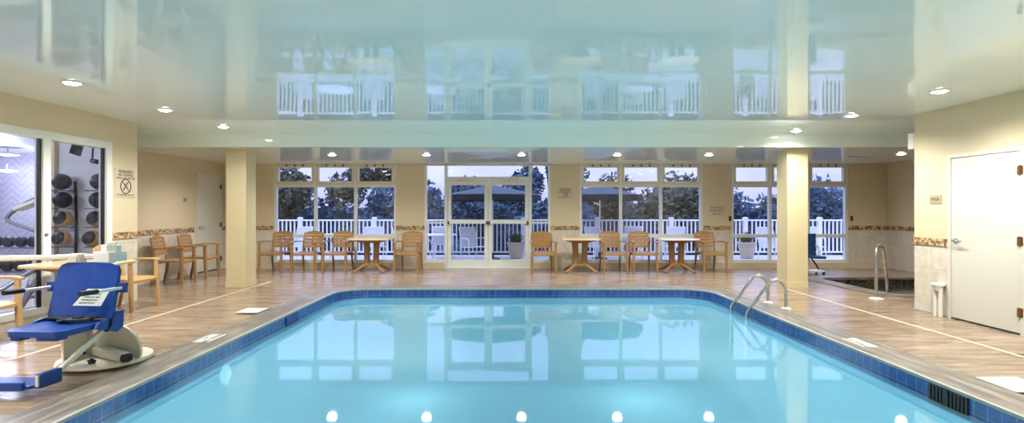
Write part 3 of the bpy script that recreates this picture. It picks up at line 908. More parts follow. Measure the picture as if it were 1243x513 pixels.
    mb.add(vs, [(0,1,2,3),(7,6,5,4),(0,4,5,1),(1,5,6,2),(2,6,7,3),(3,7,4,0)])
    nt_ = mb.build('instruction_notice', M['paper'], r)
    for k in range(5):
        z = .69-.025*k
        text('printed_line', ['CAUTION', 'POOL LIFT USE', 'FASTEN BELT FIRST', 'ONE PERSON ONLY', 'KEEP FEET ON REST'][k], .017, M['ink'], nt_, (.185-.025*k, -.0155, z-.01), (PI/2,0,0))
    # leg bars and foot rest
    for s in (1,):
        mb = MB(); mb.bar([(s*.26,-.02,.37),(s*.255,-.50,.10)], .034, .045); mb.build('footrest_bar', M['cream'], r)
    mb = MB()
    pr = [(-.30,-.72),(.22,-.66),(.27,-.60),(.27,-.47),(.22,-.45),(-.30,-.47)]
    mb.prism([(x,y) for x,y in pr], .055, .085)
    mb.prism([(-.30,-.74),(.20,-.68),(.20,-.65),(-.30,-.71)], .05, .115)
    ft = mb.build('footrest', M['blue_seat'], r, bevel=.008)
    mb = MB(); mb.box(.235,.285,-.62,-.44,.05,.16); mb.build('footrest_side', M['blue_seat'], ft, bevel=.01)
    mb = MB(); mb.box(.255,.275,-.632,-.618,.07,.15); mb.build('side_trim', M['white'], ft)
    return r
pool_lift()

# second lift, navy, half hidden by the right column
def spa_lift():
    r = empty('spa_lift', (6.58, 11.55, 0), 0)
    tag(r, 'navy seat lift by the hot tub half hidden behind the right column', 'pool lift')
    mb = MB(); mb.rbox(-.24,.02,-.02,.03,.42,.88,.02); mb.build('seat_back', M['navy'], r, bevel=.01)
    mb = MB(); mb.rbox(-.24,.02,-.42,0,.37,.42,.03); mb.build('seat_pan', M['navy'], r, bevel=.01)
    mb = MB(); mb.rbox(-.16,-.08,.05,.13,.03,.8,.01); mb.build('mast', M['white'], r)
    mb = MB(); mb.tube([(.0,0,.62),(.06,-.02,.60),(.07,-.06,.5),(.03,-.1,.38)], .02, 8); mb.build('hose', M['white'], r)
    mb = MB(); mb.rbox(-.3,.16,-.14,.22,.06,.09,.05); bs = mb.build('base_plate', M['white'], r)
    mb = MB(); mb.bar([(-.08,.0,.35),(-.02,-.1,.2),(.0,-.14,.12)], .03, .03); mb.build('footrest_bar', M['dark'], r)
    for x, y in ((-.26,-.1),(.13,-.1),(-.26,.18),(.13,.18)):
        mb = MB(); mb.lathe([(.035,-.014),(.035,.014)], (x,y,.035), 14, Matrix.Rotation(PI/2,4,'Y')); mb.build('wheel', M['black'], bs)
spa_lift()

# ------------------------------------------------------------------ ladder rails
def smooth_path(pts, n=6):
    P = [Vector(p) for p in pts]; out = []
    for i in range(len(P)-1):
        p0 = P[max(0,i-1)]; p1 = P[i]; p2 = P[i+1]; p3 = P[min(len(P)-1,i+2)]
        for k in range(n):
            t = k/n
            out.append(.5*((2*p1)+(p2-p0)*t+(2*p0-5*p1+4*p2-p3)*t*t+(3*p1-p0-3*p2+p3)*t**3))
    out.append(P[-1]); return out
for y, dx, lab in ((7.48, 0, 'curved stainless pool ladder rail nearer the camera of the pair'), (7.96, -.02, 'curved stainless pool ladder rail farther of the pair, nearer the windows')):
    r = empty('ladder_rail', (3.856+dx, y, 0)); tag(r, lab, 'handrail', 'stainless rails of the pool ladder')
    mb = MB(); mb.tube(smooth_path([(0,0,0),(0,0,.15),(-.005,0,.27),(-.045,.0,.36),(-.13,0,.415),(-.22,.0,.385),(-.32,.0,.26),(-.42,0,.12),(-.50,.0,.02),(-.545,.0,-.06),(-.552,0,-.2),(-.552,0,-.8)]), .0215, 14, up=(0,1,0))
    mb.build('rail', M['steel'], r)
    mb = MB(); mb.lathe([(.065,0.0),(.065,.02),(.045,.03),(.03,.035)], (0,0,0), 20); mb.build('flange', M['white'], r)
r = empty('spa_handrail', (5.72, 8.36, 0)); tag(r, 'metal handrail leading from the deck into the hot tub', 'handrail')
mb = MB(); mb.tube(smooth_path([(0,0,0),(0,0,.4),(0,.0,.70),(.05,.04,.80),(.15,.12,.83),(.24,.2,.77),(.36,.32,.5),(.56,.54,.03),(.6,.58,-.14),(.61,.6,-.4)]), .025, 14, up=(0,1,0)); mb.build('rail', M['steel'], r)
mb = MB(); mb.lathe([(.10,0),(.10,.012),(.05,.025),(.03,.03)], (0,0,0), 20); mb.build('flange', M['white'], r)

# ------------------------------------------------------------------ depth markers
def marker(x, y, w, l, label, body, rz):
    r = empty('depth_marker', (x, y, .0145)); tag(r, label, 'deck tile')
    mb = MB(); mb.rbox(-w/2, w/2, -l/2, l/2, 0, .004, .004); mb.build('tile', M['white'], r)
    if body:
        for k, b in enumerate(body): text('marking', b, .07, M['ink'], r, (0 + (.035-.07*k)*(1 if rz < 0 else -1)*1, 0, .0045), (0,0,rz))
marker(-3.21, 5.73, .17, .36, 'white marked depth tile on the left coping nearest the blue lift', ['3 FT', 'NO DIVING'], PI/2)
marker(-3.52, 7.32, .30, .34, 'plain white tile on the left deck farther along from the blue lift', None, 0)
marker(3.62, 5.55, .15, .36, 'narrow white marked depth tile on the right coping', ['3 FT', 'NO DIVING'], -PI/2)
marker(3.99, 4.22, .34, .36, 'plain white tile near the right edge of the picture above the skimmer', None, 0)

# ------------------------------------------------------------------ downlights
def downlight(name):
    r = empty(name)
    mb = MB(); mb.lathe([(.10,0),(.105,-.006),(.092,-.014),(.078,-.012),(.074,-.004),(.074,0)], (0,0,0), 28); mb.build('trim_ring', M['white'], r)
    mb = MB(); mb.lathe([(.075,-.004),(.062,-.018),(.035,-.026),(0,-.028)][::-1], (0,0,0), 24); mb.build('lens', M['lens'], r)
    return r
dl = downlight('downlight'); first = [True]
LP = []
def put_light(x, y, z, label, group, power):
    if first[0]: o = dl; first[0] = False
    else: o = copy_tree(dl)
    o.location = (x, y, z); tag(o, label, 'ceiling light', group)
    ld = bpy.data.lights.new('downlight_lamp', 'SPOT'); ld.energy = power; ld.color = (1, .975, .935); ld.shadow_soft_size = .09
    ld.spot_size = R(156); ld.spot_blend = .8
    l = bpy.data.objects.new('downlight_lamp', ld); COL.objects.link(l); l.parent = o; l.location = (0,0,-.05)
PW = 82
GL = 'downlights in the left row of the high ceiling'; GR = 'downlights in the right row of the high ceiling'
for i, y in enumerate((8.54, 7.10, 5.59, 4.1, 2.6, 1.1, -.4, -1.9)):
    lab = ('left row downlight farthest away, next to the lower ceiling', 'left row downlight in the middle of the three above the gym wall', 'left row downlight nearest the camera and the left picture edge')[i] if i < 3 else 'downlight of the left row beyond the picture edge'
    put_light(-4.57, y, ZC, lab, GL, PW)
for i, y in enumerate((8.98, 7.52, 5.98, 4.5, 3.0, 1.5, 0, -1.5)):
    lab = ('right row downlight farthest away, next to the lower ceiling', 'right row downlight in the middle of the three', 'right row downlight above the white door, nearest the camera')[i] if i < 3 else 'downlight of the right row beyond the picture edge'
    put_light(4.8, y, ZC, lab, GR, PW)
names = ['just left of the left column', 'above the slatted chairs left of the first window table', 'above the lone chair left of the double door', 'above the right leaf of the double door', 'over the second window table and its chair', 'over the pier with the three-line sign']
for i, x in enumerate((-5.45, -3.52, -1.65, .23, 2.12, 3.94)):
    put_light(x, 10.6, ZS, 'lower ceiling downlight ' + names[i], 'downlights in the lower ceiling row', 38)
put_light(7.6, 10.4, ZS, 'lower ceiling downlight over the hot tub', 'downlights in the lower ceiling row', 22)

# air slots
for x, y, w, lab in (((582-CX)*11.4/F, 11.4, .5, 'slim dark air vent in the lower ceiling before the double door'), ((1042-CX)*10.9/F, 10.9, .5, 'slim air vent in the lower ceiling above the hot tub')):
    r = empty('air_vent', (x, y, ZS)); tag(r, lab, 'vent')
    mb = MB(); mb.box(-w/2,w/2,-.07,-.055,-.008,0); mb.box(-w/2,w/2,.055,.07,-.008,0); mb.box(-w/2,-w/2+.015,-.07,.07,-.008,0); mb.box(w/2-.015,w/2,-.07,.07,-.008,0)
    mb.build('frame', M['white'], r)
    mb = MB()
    for k in range(4): mb.box(-w/2+.015,w/2-.015,-.05+.028*k,-.035+.028*k,-.006,-.001)
    mb.build('louvres', M['grille'], r)

# ------------------------------------------------------------------ signs and wall fittings
def sign(name, px0, px1, py0, py1, lines, label, plate=True):
    c0 = at(px0, py0, YB); c1 = at(px1, py1, YB)
    w, h = c1.x-c0.x, c0.z-c1.z
    r = empty(name, ((c0.x+c1.x)/2, YB, (c0.z+c1.z)/2)); tag(r, label, 'sign')
    mb = MB(); mb.rbox(-w/2, w/2, -.008, 0, -h/2, h/2, .002); mb.build('plate', M['sign'], r)
    for b, s, z in lines: text('lettering', b, s, M['ink'], r, (0,-.0095,z), (PI/2,0,0))
    return r, w, h
s, w, h = sign('capacity_sign', 677, 695.5, 227.5, 240.5, [('MAXIMUM', .055, .085), ('CAPACITY', .055, .04), ('20', .13, -.05)], 'small square sign with number on the pier right of the double door')
mb = MB(); mb.box(-w/2+.01,w/2-.01,-.0095,-.008,-.122,-.116); mb.box(-w/2+.01,w/2-.01,-.0095,-.008,.012,.018); mb.build('border_line', M['ink'], s)
sign('emergency_sign', 861, 880, 248.5, 262.5, [('IN CASE OF', .058, .07), ('EMERGENCY', .062, .0), ('DIAL 911', .058, -.075)], 'three-line emergency sign on the pier right of the second window')
def side_sign(name, xw, face, yc, zc, w, h, label, lines, m=None):
    rz = PI/2 if face > 0 else -PI/2
    r = empty(name, (xw, yc, zc), rz); tag(r, label, 'sign')
    mb = MB(); mb.rbox(-w/2, w/2, -.008, 0, -h/2, h/2, .002); mb.build('plate', m or M['sign'], r)
    for b, s_, z in lines: text('lettering', b, s_, M['ink'], r, (0,-.0095,z), (PI/2,0,0))
    return r
yc = 5.72*650/(619-152); 
r = side_sign('no_diving_sign', XL, 1, yc, 1.39+(254.5-222)*yc/650, .42, .42, 'grey warning sign with a crossed circle beside the gym window', [('WARNING', .062, .165), ('NO DIVING', .06, .115), ('SHALLOW WATER', .045, .068), ('NO LIFEGUARD ON DUTY', .03, -.178)])
mb = MB(); mb.tube([(.105*math.cos(a*PI/16), -.0095, -.05+.105*math.sin(a*PI/16)) for a in range(32)], .007, 6, closed=True, up=(0,1,0))
mb.bar([(-.072,-.0095,.022),(.072,-.0095,-.122)], .013, .003, up=(0,1,0)); mb.build('prohibition_ring', M['ink'], r)
mb = MB(); mb.bar([(.05,-.0095,.02),(.0,-.0095,-.04),(-.05,-.0095,-.11)], .018, .003, up=(0,1,0)); mb.bar([(.005,-.0095,-.04),(.05,-.0095,-.1)], .012, .003, up=(0,1,0))
mb.lathe([(.0,0),(.014,0),(.014,.003),(0,.003)], (-.03,-.0095,-.02), 12, Matrix.Rotation(PI/2,4,'X')); mb.build('diver_figure', M['ink'], r)
M['plaque'] = mat('dull brass plaque', srgb(168,154,126), .4)
side_sign('room_sign', XR, -1, 5.68*650/(1136-619), 1.53, .2, .11, 'small framed plaque beside the big white door on the right', [('POOL', .05, .0)], M['plaque'])
side_sign('room_sign', XLL, 1, 11.3, 1.60, .11, .10, 'small tan plaque beside the white door on the left', [('ROOM', .03, 0)], M['plaque'])
for px, lab in ((886, 'small dark switch at the left edge of the right window'), (1033.5, 'small dark red switch at the right edge of the right window')):
    p = at(px, 265, YB); r = empty('wall_switch', (p.x, YB, p.z)); tag(r, lab, 'switch')
    mb = MB(); mb.rbox(-.028,.028,-.02,0,-.06,.06,.004); mb.build('housing', M['red'], r)
    mb = MB(); mb.box(-.008,.008,-.034,-.02,-.02,.03); mb.build('toggle', M['black'], r)
# wall speaker at the corner of the right wall
r = empty('wall_speaker', (XR+.09, YRC, 2.36)); tag(r, 'small white speaker box under the ceiling at the right wall corner', 'speaker')
mb = MB(); mb.rbox(-.10,.04,.005,.12,-.11,.11,.012); mb.build('housing', M['white'], r)
mb = MB(); mb.box(-.085,.02,.0,.006,-.09,.09); mb.build('grille', M['sign'], r)
# capped pipes beside the right door
r = empty('capped_pipe', (XR-.07, 5.61*650/520-.0, 0)); tag(r, 'pair of white capped plastic pipes standing beside the right door', 'pipe')
for dy in (-.035, .045):
    mb = MB(); mb.tube([(0,dy,.0),(0,dy,.36)], .026, 14); mb.build('pipe', M['white'], r)
mb = MB(); mb.lathe([(.05,.34),(.055,.36),(.055,.385),(.075,.395),(.08,.42),(.06,.435),(0,.44)], (0,.005,0), 20); mb.build('cap', M['white'], r)
mb = MB(); mb.box(XR-.02, XR, 6.93, YRC, 0, .02); o = mb.build('trim_7', M['grout']); o['kind'] = 'structure'
# floor box / white papers on the deck near the windows
# electrical outlet left wall
# ------------------------------------------------------------------ gym beyond the left glass
GX0, GYB, GZC = -12.6, 11.4, 2.6
mb = MB(); mb.box(GX0, XL-.16, 0.0, YLC-.05, -.02, 0.0); mb.box(GX0, XLL-.16, YLC-.05, GYB, -.02, 0.0); struct('floor_gym', mb, M['gym_floor'])
mb = MB(); mb.box(GX0, XLL-.16, GYB, GYB+.1, 0, GZC+.1); mb.box(GX0-.1, GX0, 0, GYB+.1, 0, GZC+.1); mb.box(GX0, XL-.16, -.1, 0, 0, GZC+.1)
struct('wall_gym', mb, M['chevron'])
mb = MB(); mb.box(XLL-.2, XLL-.16, YLC-.09, GYB, 0, GZC); mb.box(XLL-.16, XL-.162, YLC-.09, YLC-.05, 0, GZC); struct('wall_gym_right', mb, M['gym_wall'])
mb = MB(); mb.box(GX0-.1, XL-.162, -.1, YLC-.09, GZC, GZC+.08); mb.box(GX0-.1, XLL-.162, YLC-.09, GYB+.1, GZC, GZC+.08); struct('ceiling_gym', mb, M['gym_wall'])
gl = empty('gym_light')
mb = MB(); mb.lathe([(.17,0),(.18,-.02),(.15,-.035)], (0,0,0), 24); mb.build('trim_ring', M['white'], gl)
mb = MB(); mb.tube([(0,0,0),(0,0,.12)], .012, 8); mb.build('stem', M['white'], gl)
mb = MB(); mb.lathe([(0,-.045),(.15,-.03)], (0,0,0), 24); mb.build('lens', M['lens_gym'], gl)
gp = [(-9.75, 10.4, 2.48), (-10.1, 10.75, 2.19), (-7.4, 5.6, 2.48), (-8.0, 7.9, 2.48), (-7.4, 2.6, 2.48)]  # second, lower disc is added in place of the first light's reflection
gn = ['brighter round gym ceiling light behind the left gym pane', 'low glowing disc standing in for the reflection of the brighter gym light', 'gym ceiling light above the dumbbells', 'gym ceiling light near the far gym wall', 'gym ceiling light out of sight to the left']
for i, (x, y, z) in enumerate(gp):
    o = gl if i == 0 else copy_tree(gl)
    o.location = (x, y, z); tag(o, gn[i], 'ceiling light', 'round gym ceiling lights')
    ld = bpy.data.lights.new('gym_lamp', 'POINT'); ld.energy = 30; ld.color = (.70, .76, 1); ld.shadow_soft_size = .15
    l = bpy.data.objects.new('gym_lamp', ld); COL.objects.link(l); l.parent = o; l.location = (0,0,-.12)
# medicine ball racks
def rack(x, y, label):
    r = empty('ball_rack', (x, y, 0)); tag(r, label, 'rack')
    mb = MB(); mb.tube(smooth_path([(.2,.1,.03),(.19,.12,.6),(.20,.12,1.2),(.17,.14,1.82)]), .02, 8, up=(0,1,0)); mb.build('upright', M['dark'], r)
    mb = MB(); mb.rbox(-.12,.25,-.25,.13,0,.04,.03); mb.build('base', M['grey_metal'], r)
    for z in [CAMH-(p-CY)*7.93/F-.128 for p in (220.5, 242.5, 265.5, 289.5)]:
        mb = MB(); mb.bar([(.2,.09,z),(-.12,.0,z)], .1, .012); mb.build('shelf', M['dark'], r)
mba = MB(); mba.lathe([(.12*math.sin(PI*k/14), -.12*math.cos(PI*k/14)) for k in range(15)], (0,0,0), 24)
def ball(loc, ring, label):
    r = empty('medicine_ball', loc); tag(r, label, 'ball', 'medicine balls on the gym racks')
    body = MB(); body.lathe([(.12*math.sin(PI*k/14), -.12*math.cos(PI*k/14)) for k in range(15)], (0,0,0), 24)
    body.build('ball', M['ball_tan'] if ring else M['ball_black'], r)
    p = MB(); pr = []
    for k in range(6):
        a = .95*k/5; pr.append((.123*math.sin(a), .123*math.cos(a)))
    p.lathe(pr[::-1], (0,0,0), 24, Matrix.Rotation(R(75),4,'X')); p.build('panel', M['black'], r)
rack(-6.76, 7.98, 'curved stand of medicine balls behind the right gym pane, left one')
rack(-6.2, 7.98, 'stand of medicine balls behind the right gym pane, right one at the frame')
hz = ['top ball', 'second ball from the top', 'third ball from the top', 'bottom ball']
for i, z in enumerate((1.55, 1.235, .925, .60)):
    px = [75, 76, 77, 75][i]; py = [220.5, 242.5, 265.5, 289.5][i]
    p = at(px, py, 7.93); ball((p.x, p.y, p.z), i >= 2, ('%s of the left medicine ball stand, %s' % (hz[i], 'black' if i < 2 else 'tan sided')))
    px = [121, 120, 117, 112][i]; py = [220.5, 242.5, 265.5, 289.5][i]
    p = at(px, py, 7.93); ball((p.x, p.y, p.z), i == 2 or i == 3, ('%s of the right medicine ball stand, %s' % (hz[i], 'black' if i < 2 else 'tan sided')))
# dumbbell rack
r = empty('dumbbell_rack', (-8.3, 8.6, 0)); tag(r, 'low grey rack of dumbbells behind the left gym pane', 'rack')
for z, y in ((.42,-.16),(.78,.08)):
    mb = MB(); mb.bar([(-1.3,y,z),(.75,y,z)], .32, .02); mb.build('shelf', M['grey_metal'], r)
for x in (-1.33, .78):
    mb = MB(); mb.bar([(x,-.3,.03),(x,-.16,.42),(x,.14,.8)], .05, .04, up=(1,0,0)); mb.bar([(x,-.35,.02),(x,.3,.02)], .05, .04); mb.build('leg', M['grey_metal'], r)
db = empty('dumbbell')
mb = MB()
for s in (-1, 1): mb.lathe([(.05,0),(.075,.012),(.08,.05),(.075,.088),(.05,.1)], (0, s*.115-.05*1 if s<0 else .065, 0), 12, Matrix.Rotation(-PI/2,4,'X'))
mb.build('weights', M['rubber'], db)
mb = MB(); mb.tube([(0,-.1,0),(0,.1,0)], .016, 8); mb.build('handle', M['steel'], db)
k = 0
for row, (z, y) in enumerate(((.515,8.44),(.875,8.68))):
    for i in range(10):
        o = db if k == 0 else copy_tree(db)
        o.location = (-9.42+.2*i, y, z); k += 1
        tag(o, 'black rubber dumbbell on the %s shelf of the gym rack' % ('lower' if row == 0 else 'upper'), 'dumbbell', 'dumbbells on the %s shelf' % ('lower' if row == 0 else 'upper'))
# elliptical machine by the glass
r = empty('exercise_machine', (-6.35, 6.55, 0)); tag(r, 'grey exercise machine with handlebars and console behind the left gym pane', 'exercise machine')
def ml(name, pts, rad, m, par=r, sm=True):
    mb = MB(); mb.tube([Vector(p)-Vector((-6.35,6.55,0)) for p in (smooth_path(pts) if sm else pts)], rad, 10, up=(0,1,0)); return mb.build(name, m, par)
Yg = 6.6
ml('handlebar', [at(54,235,Yg), at(30,247,Yg), at(10,262,Yg), at(12,269,Yg), at(33,277,Yg), at(57,285,Yg)], .022, M['grey_metal'])
ml('upright', [at(52,236,Yg+.1), at(47,290,Yg+.1), at(38,345,Yg+.1)], .03, M['white'])
mb = MB(); c = at(36,250,Yg+.05)-Vector((-6.35,6.55,0)); mb.bar([c+Vector((-.14,0,-.04)), c+Vector((.14,0,.07))], .16, .05); mb.build('console', M['white'], r)
ml('frame_leg', [at(52,330,Yg), at(25,372,Yg-.1)], .035, M['grey_metal'], sm=False)
ml('frame_base', [(-6.9,6.2,.05), (-6.05,6.75,.05)], .035, M['grey_metal'], sm=False)
ml('link_arm', [at(0,352,6.3), at(28,335,6.5), at(60,318,Yg)], .028, M['grey_metal'])
# television
r = empty('television', (-6.16, 7.62, 2.27)); r.rotation_euler = (R(-14), R(0), R(-62)); tag(r, 'dark television hung from the gym ceiling behind the right pane', 'television')
mb = MB(); mb.rbox(-.2,.2,-.03,.03,-.1,.1,.01); mb.build('screen_case', M['black'], r)
mb = MB(); mb.tube([(0,.03,0),(0,.05,.32)], .02, 8); mb.build('bracket', M['dark'], r)
r = empty('security_camera', at(112,195,7.9)); tag(r, 'tiny dark camera high behind the right gym pane', 'camera')
mb = MB(); mb.tube([(0,0,0),(.12,-.05,-.02)], .035, 10); mb.build('body', M['dark'], r)
mb = MB(); mb.tube([(0,0,0),(0,.02,.3)], .012, 6); mb.build('arm', M['dark'], r)

# ------------------------------------------------------------------ patio and railing
mb = MB(); mb.box(-13, 15, YB+.2, 16.8, -.2, -.03); struct('floor_patio', mb, M['patio'])
mb = MB(); mb.box(-70, 70, 16.8, 90, -1.6, -1.5); struct('ground', mb, M['ground'])
YR = 16.4
rl = empty('deck_railing', (0, YR, -.03)); tag(rl, 'white baluster railing round the patio outside the windows', 'railing')
mb = MB(); mb.bar([(-12.5,0,1.10),(14.5,0,1.10)], .09, .045); mb.build('top_rail', M['white_out'], rl)
mb = MB(); mb.bar([(-12.5,0,.13),(14.5,0,.13)], .06, .045); mb.build('bottom_rail', M['white_out'], rl)
pitch = 90*YR/F; px0 = (364.6-CX)*YR/F
posts = [px0+pitch*i for i in range(-2, 9)]
for x in posts:
    mb = MB(); mb.rbox(x-.06,x+.06,-.06,.06,0,1.15,.006); mb.rbox(x-.075,x+.075,-.075,.075,1.15,1.175,.01); mb.rbox(x-.05,x+.05,-.05,.05,1.175,1.2,.01)
    mb.build('post', M['white_out'], rl)
bal = None; rest = MB(); cnt = 0
xs = sorted([(-12.3+.124*i) for i in range(214)], key=lambda v: abs(v-1.5))
for x in xs:
    if min(abs(x-p) for p in posts) < .09: continue
    if cnt < 100:
        if bal is None:
            mb = MB(); mb.box(-.018,.018,-.018,.018,.15,1.08); bal = mb.build('baluster', M['white_out'], rl); o = bal
        else:
            o = bal.copy(); COL.objects.link(o); o.parent = rl
        o.location = (x,0,0)
    else: rest.box(x-.018,x+.018,-.018,.018,.15,1.08)
    cnt += 1
o = rest.build('balusters', M['white_out'], rl); o['kind'] = 'stuff'

# patio furniture
def patio_chair():
    r = empty('patio_chair')
    mb = MB()
    for s in (-1, 1):
        mb.tube(smooth_path([(s*.27,-.26,0),(s*.27,-.24,.4),(s*.27,-.2,.62),(s*.27,.05,.64),(s*.26,.26,.62)]), .014, 8, up=(1,0,0))
        mb.tube([(s*.25,.28,0),(s*.25,.18,.42),(s*.25,.33,.93)], .014, 8, up=(1,0,0))
        mb.tube([(s*.25,-.24,.41),(s*.25,.2,.39)], .014, 8)
    mb.tube([(-.25,-.24,.41),(.25,-.24,.41)], .014, 8); mb.tube([(-.25,.33,.93),(.25,.33,.93)], .014, 8)
    mb.build('frame', M['white_out'], r)
    mb = MB(); mb.bar([(0,-.25,.415),(0,0,.385),(0,.19,.395)], .46, .012, up=(0,0,1)); mb.build('seat', M['sling'], r)
    mb = MB(); mb.bar([(0,.19,.41),(0,.25,.62),(0,.33,.92)], .46, .012, up=(0,-1,0)); mb.build('backrest', M['sling'], r)
    return r
pc = patio_chair(); firstp = [True]
def put_pc(x, y, rz, lab):
    o = pc if firstp[0] else copy_tree(pc)
    firstp[0] = False
    o.location = (x, y, -.03); o.rotation_euler = (0,0,R(rz)); tag(o, lab, 'chair', 'white patio chairs outside')
put_pc(-1.02, 14.75, 35, 'white sling patio chair seen whole through the left door leaf')
put_pc(-2.9, 14.7, 100, 'white patio chair left of the outdoor table seen in the left sidelight')
put_pc(-1.98, 15.92, 180, 'white patio chair behind the outdoor table by the door')
put_pc(-3.75, 14.9, 20, 'white patio chair seen behind the leftmost window table')
put_pc(-5.9, 14.9, -15, 'white patio chair seen behind the chair at the left column')
put_pc(2.45, 14.9, 20, 'white patio chair outside the left pane of the second window')
put_pc(4.6, 14.9, -20, 'white patio chair outside behind the rightmost window table')
put_pc(3.6, 15.95, 180, 'white patio chair near the railing behind the pair of armchairs')
put_pc(7.15, 14.6, 10, 'white patio chair outside the right window beside the planter')
put_pc(8.4, 14.9, -10, 'white patio chair outside the right window nearest the alcove')
def patio_table(x, y, lab):
    r = empty('patio_table', (x, y, -.03)); tag(r, lab, 'table', 'round patio tables outside')
    mb = MB(); mb.lathe([(0,.71),(.5,.71),(.52,.725),(.5,.74),(0,.74)], (0,0,0), 32); mb.build('tabletop', M['sling'], r)
    for a in range(4):
        c, s = math.cos(a*PI/2+.7), math.sin(a*PI/2+.7)
        mb = MB(); mb.tube(smooth_path([(c*.42,s*.42,.71),(c*.22,s*.22,.4),(c*.4,s*.4,.0)]), .016, 8, up=(c,s,0)); mb.build('leg', M['white_out'], r)
patio_table(-1.98, 15.0, 'round white outdoor table by the glazed door')
patio_table(3.5, 15.0, 'round white outdoor table outside the second window')
patio_table(-4.9, 15.0, 'round white outdoor table outside the first window')
def umbrella(x, y, top, rim, rad, lab):
    r = empty('patio_umbrella', (x, y, -.03)); tag(r, lab, 'umbrella', 'patio umbrellas outside')
    mb = MB(); mb.tube([(0,0,.04),(0,0,top)], .02, 10); mb.build('pole', M['white_out'], r)
    mb = MB(); mb.lathe([(.22,0),(.22,.04),(.05,.07),(.04,.2)], (0,0,0), 20); mb.build('base', M['dark'], r)
    mb = MB(); n = 8
    ring = [(rad*math.cos(2*PI*i/n), rad*math.sin(2*PI*i/n), rim) for i in range(n)]
    mb.add([(0,0,top)]+ring+[(0,0,top-.02)]+[(a,b,c-.012) for a,b,c in ring], [(0,1+i,1+(i+1)%n) for i in range(n)]+[(n+1,n+2+(i+1)%n,n+2+i) for i in range(n)])
    for i in range(n):
        a, b = ring[i], ring[(i+1)%n]
        mb.add([a,b,(b[0],b[1],rim-.16),(a[0],a[1],rim-.16)], [(0,1,2,3),(3,2,1,0)])
    mb.build('canopy', M['canvas'], r)
    for i in range(n):
        a = ring[i]; mb = MB(); mb.tube([(0,0,top-.03),(a[0]*.97,a[1]*.97,rim-.02)], .008, 6); mb.build('rib', M['white_out'], r)
umbrella(-.5, 15.35, 2.14, 1.84, 1.4, 'dark canvas patio umbrella over the table by the door')
umbrella(2.6, 15.5, 2.14, 1.84, 1.25, 'dark canvas patio umbrella outside the second window')
def planter(x, y, lab, seed):
    rnd = random.Random(seed)
    r = empty('planter', (x, y, -.03)); tag(r, lab, 'planter', 'stone planters on the patio')
    mb = MB(); mb.lathe([(.14,0),(.17,.02),(.22,.25),(.25,.42),(.27,.44),(.27,.48),(.23,.48),(.22,.42),(0,.42)], (0,0,0), 28); mb.build('pot', M['pot'], r)
    mb = MB()
    for k in range(170):
        a = rnd.uniform(0, 2*PI); q = rnd.uniform(.02,.3); h = rnd.uniform(.05,.42); z = .42
        e = Vector((math.cos(a)*q, math.sin(a)*q, z+h*(1-.8*q))); b0 = Vector((math.cos(a)*q*.4, math.sin(a)*q*.4, z))
        s = Vector((-math.sin(a), math.cos(a), 0))*rnd.uniform(.012,.028)
        m_ = (b0+e)/2 + Vector((0,0,.05))
        mb.add([b0, m_-s, e, m_+s], [(0,1,2,3)])
    mb.build('foliage', M['leaf'], r)
planter((626-CX)*15.9/F, 15.7, 'stone planter with a bushy plant behind the right door leaf', 3)
planter((903-CX)*15.9/F, 15.7, 'stone planter with a plant outside the right window', 5)

# trees beyond the railing
def tree(x, y, w, h, base, m, lab, seed, n=6500, leaf=.10):
    rnd = random.Random(seed)
    r = empty('tree', (x, y, -1.5)); tag(r, lab, 'tree', 'trees beyond the patio railing')
    mb = MB(); mb.tube(smooth_path([(0,0,0),(.1,0,(h)*.35),(-.05,.1,h*.75)]), .16, 8, scales=None, up=(0,1,0)); mb.build('trunk', M['bark'], r)
    mb = MB(); blobs = []
    for k in range(12):
        blobs.append((Vector((rnd.uniform(-.62,.62)*w, rnd.uniform(-.6,.6)*w*.7, base + (h-base)*rnd.uniform(.12,.8))), rnd.uniform(.3,.5)*w))
    for k in range(n):
        c, q = rnd.choice(blobs)
        d = Vector((rnd.gauss(0,1), rnd.gauss(0,1), rnd.gauss(0,.8))).normalized()*q*rnd.uniform(.6,1.0)
        p = c+d
        if p.z > h: p.z = h - rnd.uniform(0,.4)
        if p.z < .1: p.z = rnd.uniform(.1,.6)
        u = Vector((rnd.gauss(0,1), rnd.gauss(0,1), rnd.gauss(0,1))).normalized(); v = u.orthogonal().normalized()
        s = leaf*rnd.uniform(.7,1.5)
        mb.add([p-u*s, p-v*s*.6, p+u*s, p+v*s*.6], [(0,1,2,3)])
    for c, q in blobs:   # dense inner mass of branches
        mb.lathe([(q*.5*math.sin(PI*k/8), -q*.5*math.cos(PI*k/8)) for k in range(9)], c, 10)
    mb.build('crown', m, r)
spots = [(-14,22,3.2,6.1,'tree_dull','dull bushy tree outside beyond the left end of the first window'),(-9.3,21,2.8,5.6,'tree_dull','brown-green tree filling the left pane of the first window'),(-6.5,20.5,2.4,6.0,'tree_dull','brown-green tree in the right panes of the first window'),
 (-3.8,23,2.4,4.4,'tree','low dark tree in the left sidelight of the door'),(-1.0,24,2.6,4.1,'tree','low dark tree behind the left door leaf'),(1.6,22,2.0,6.2,'tree','tall blue-green tree over the right door leaf'),
 (4.0,21.5,2.4,4.6,'tree_dull','grey-green tree in the left pane of the second window'),(6.6,22.5,2.6,4.4,'tree_dull','grey-green tree in the middle of the second window'),(9.2,22.0,2.6,4.5,'tree','blue-green tree between the second and right windows'),
 (11.6,22.5,2.6,4.2,'tree','blue-green tree in the left pane of the right window'),(14.2,21.5,2.6,4.3,'tree_dull','darker tree just left of the alcove wall in the right window'),(17.2,22,3.0,5.0,'tree','blue-green tree hidden beyond the alcove wall')]
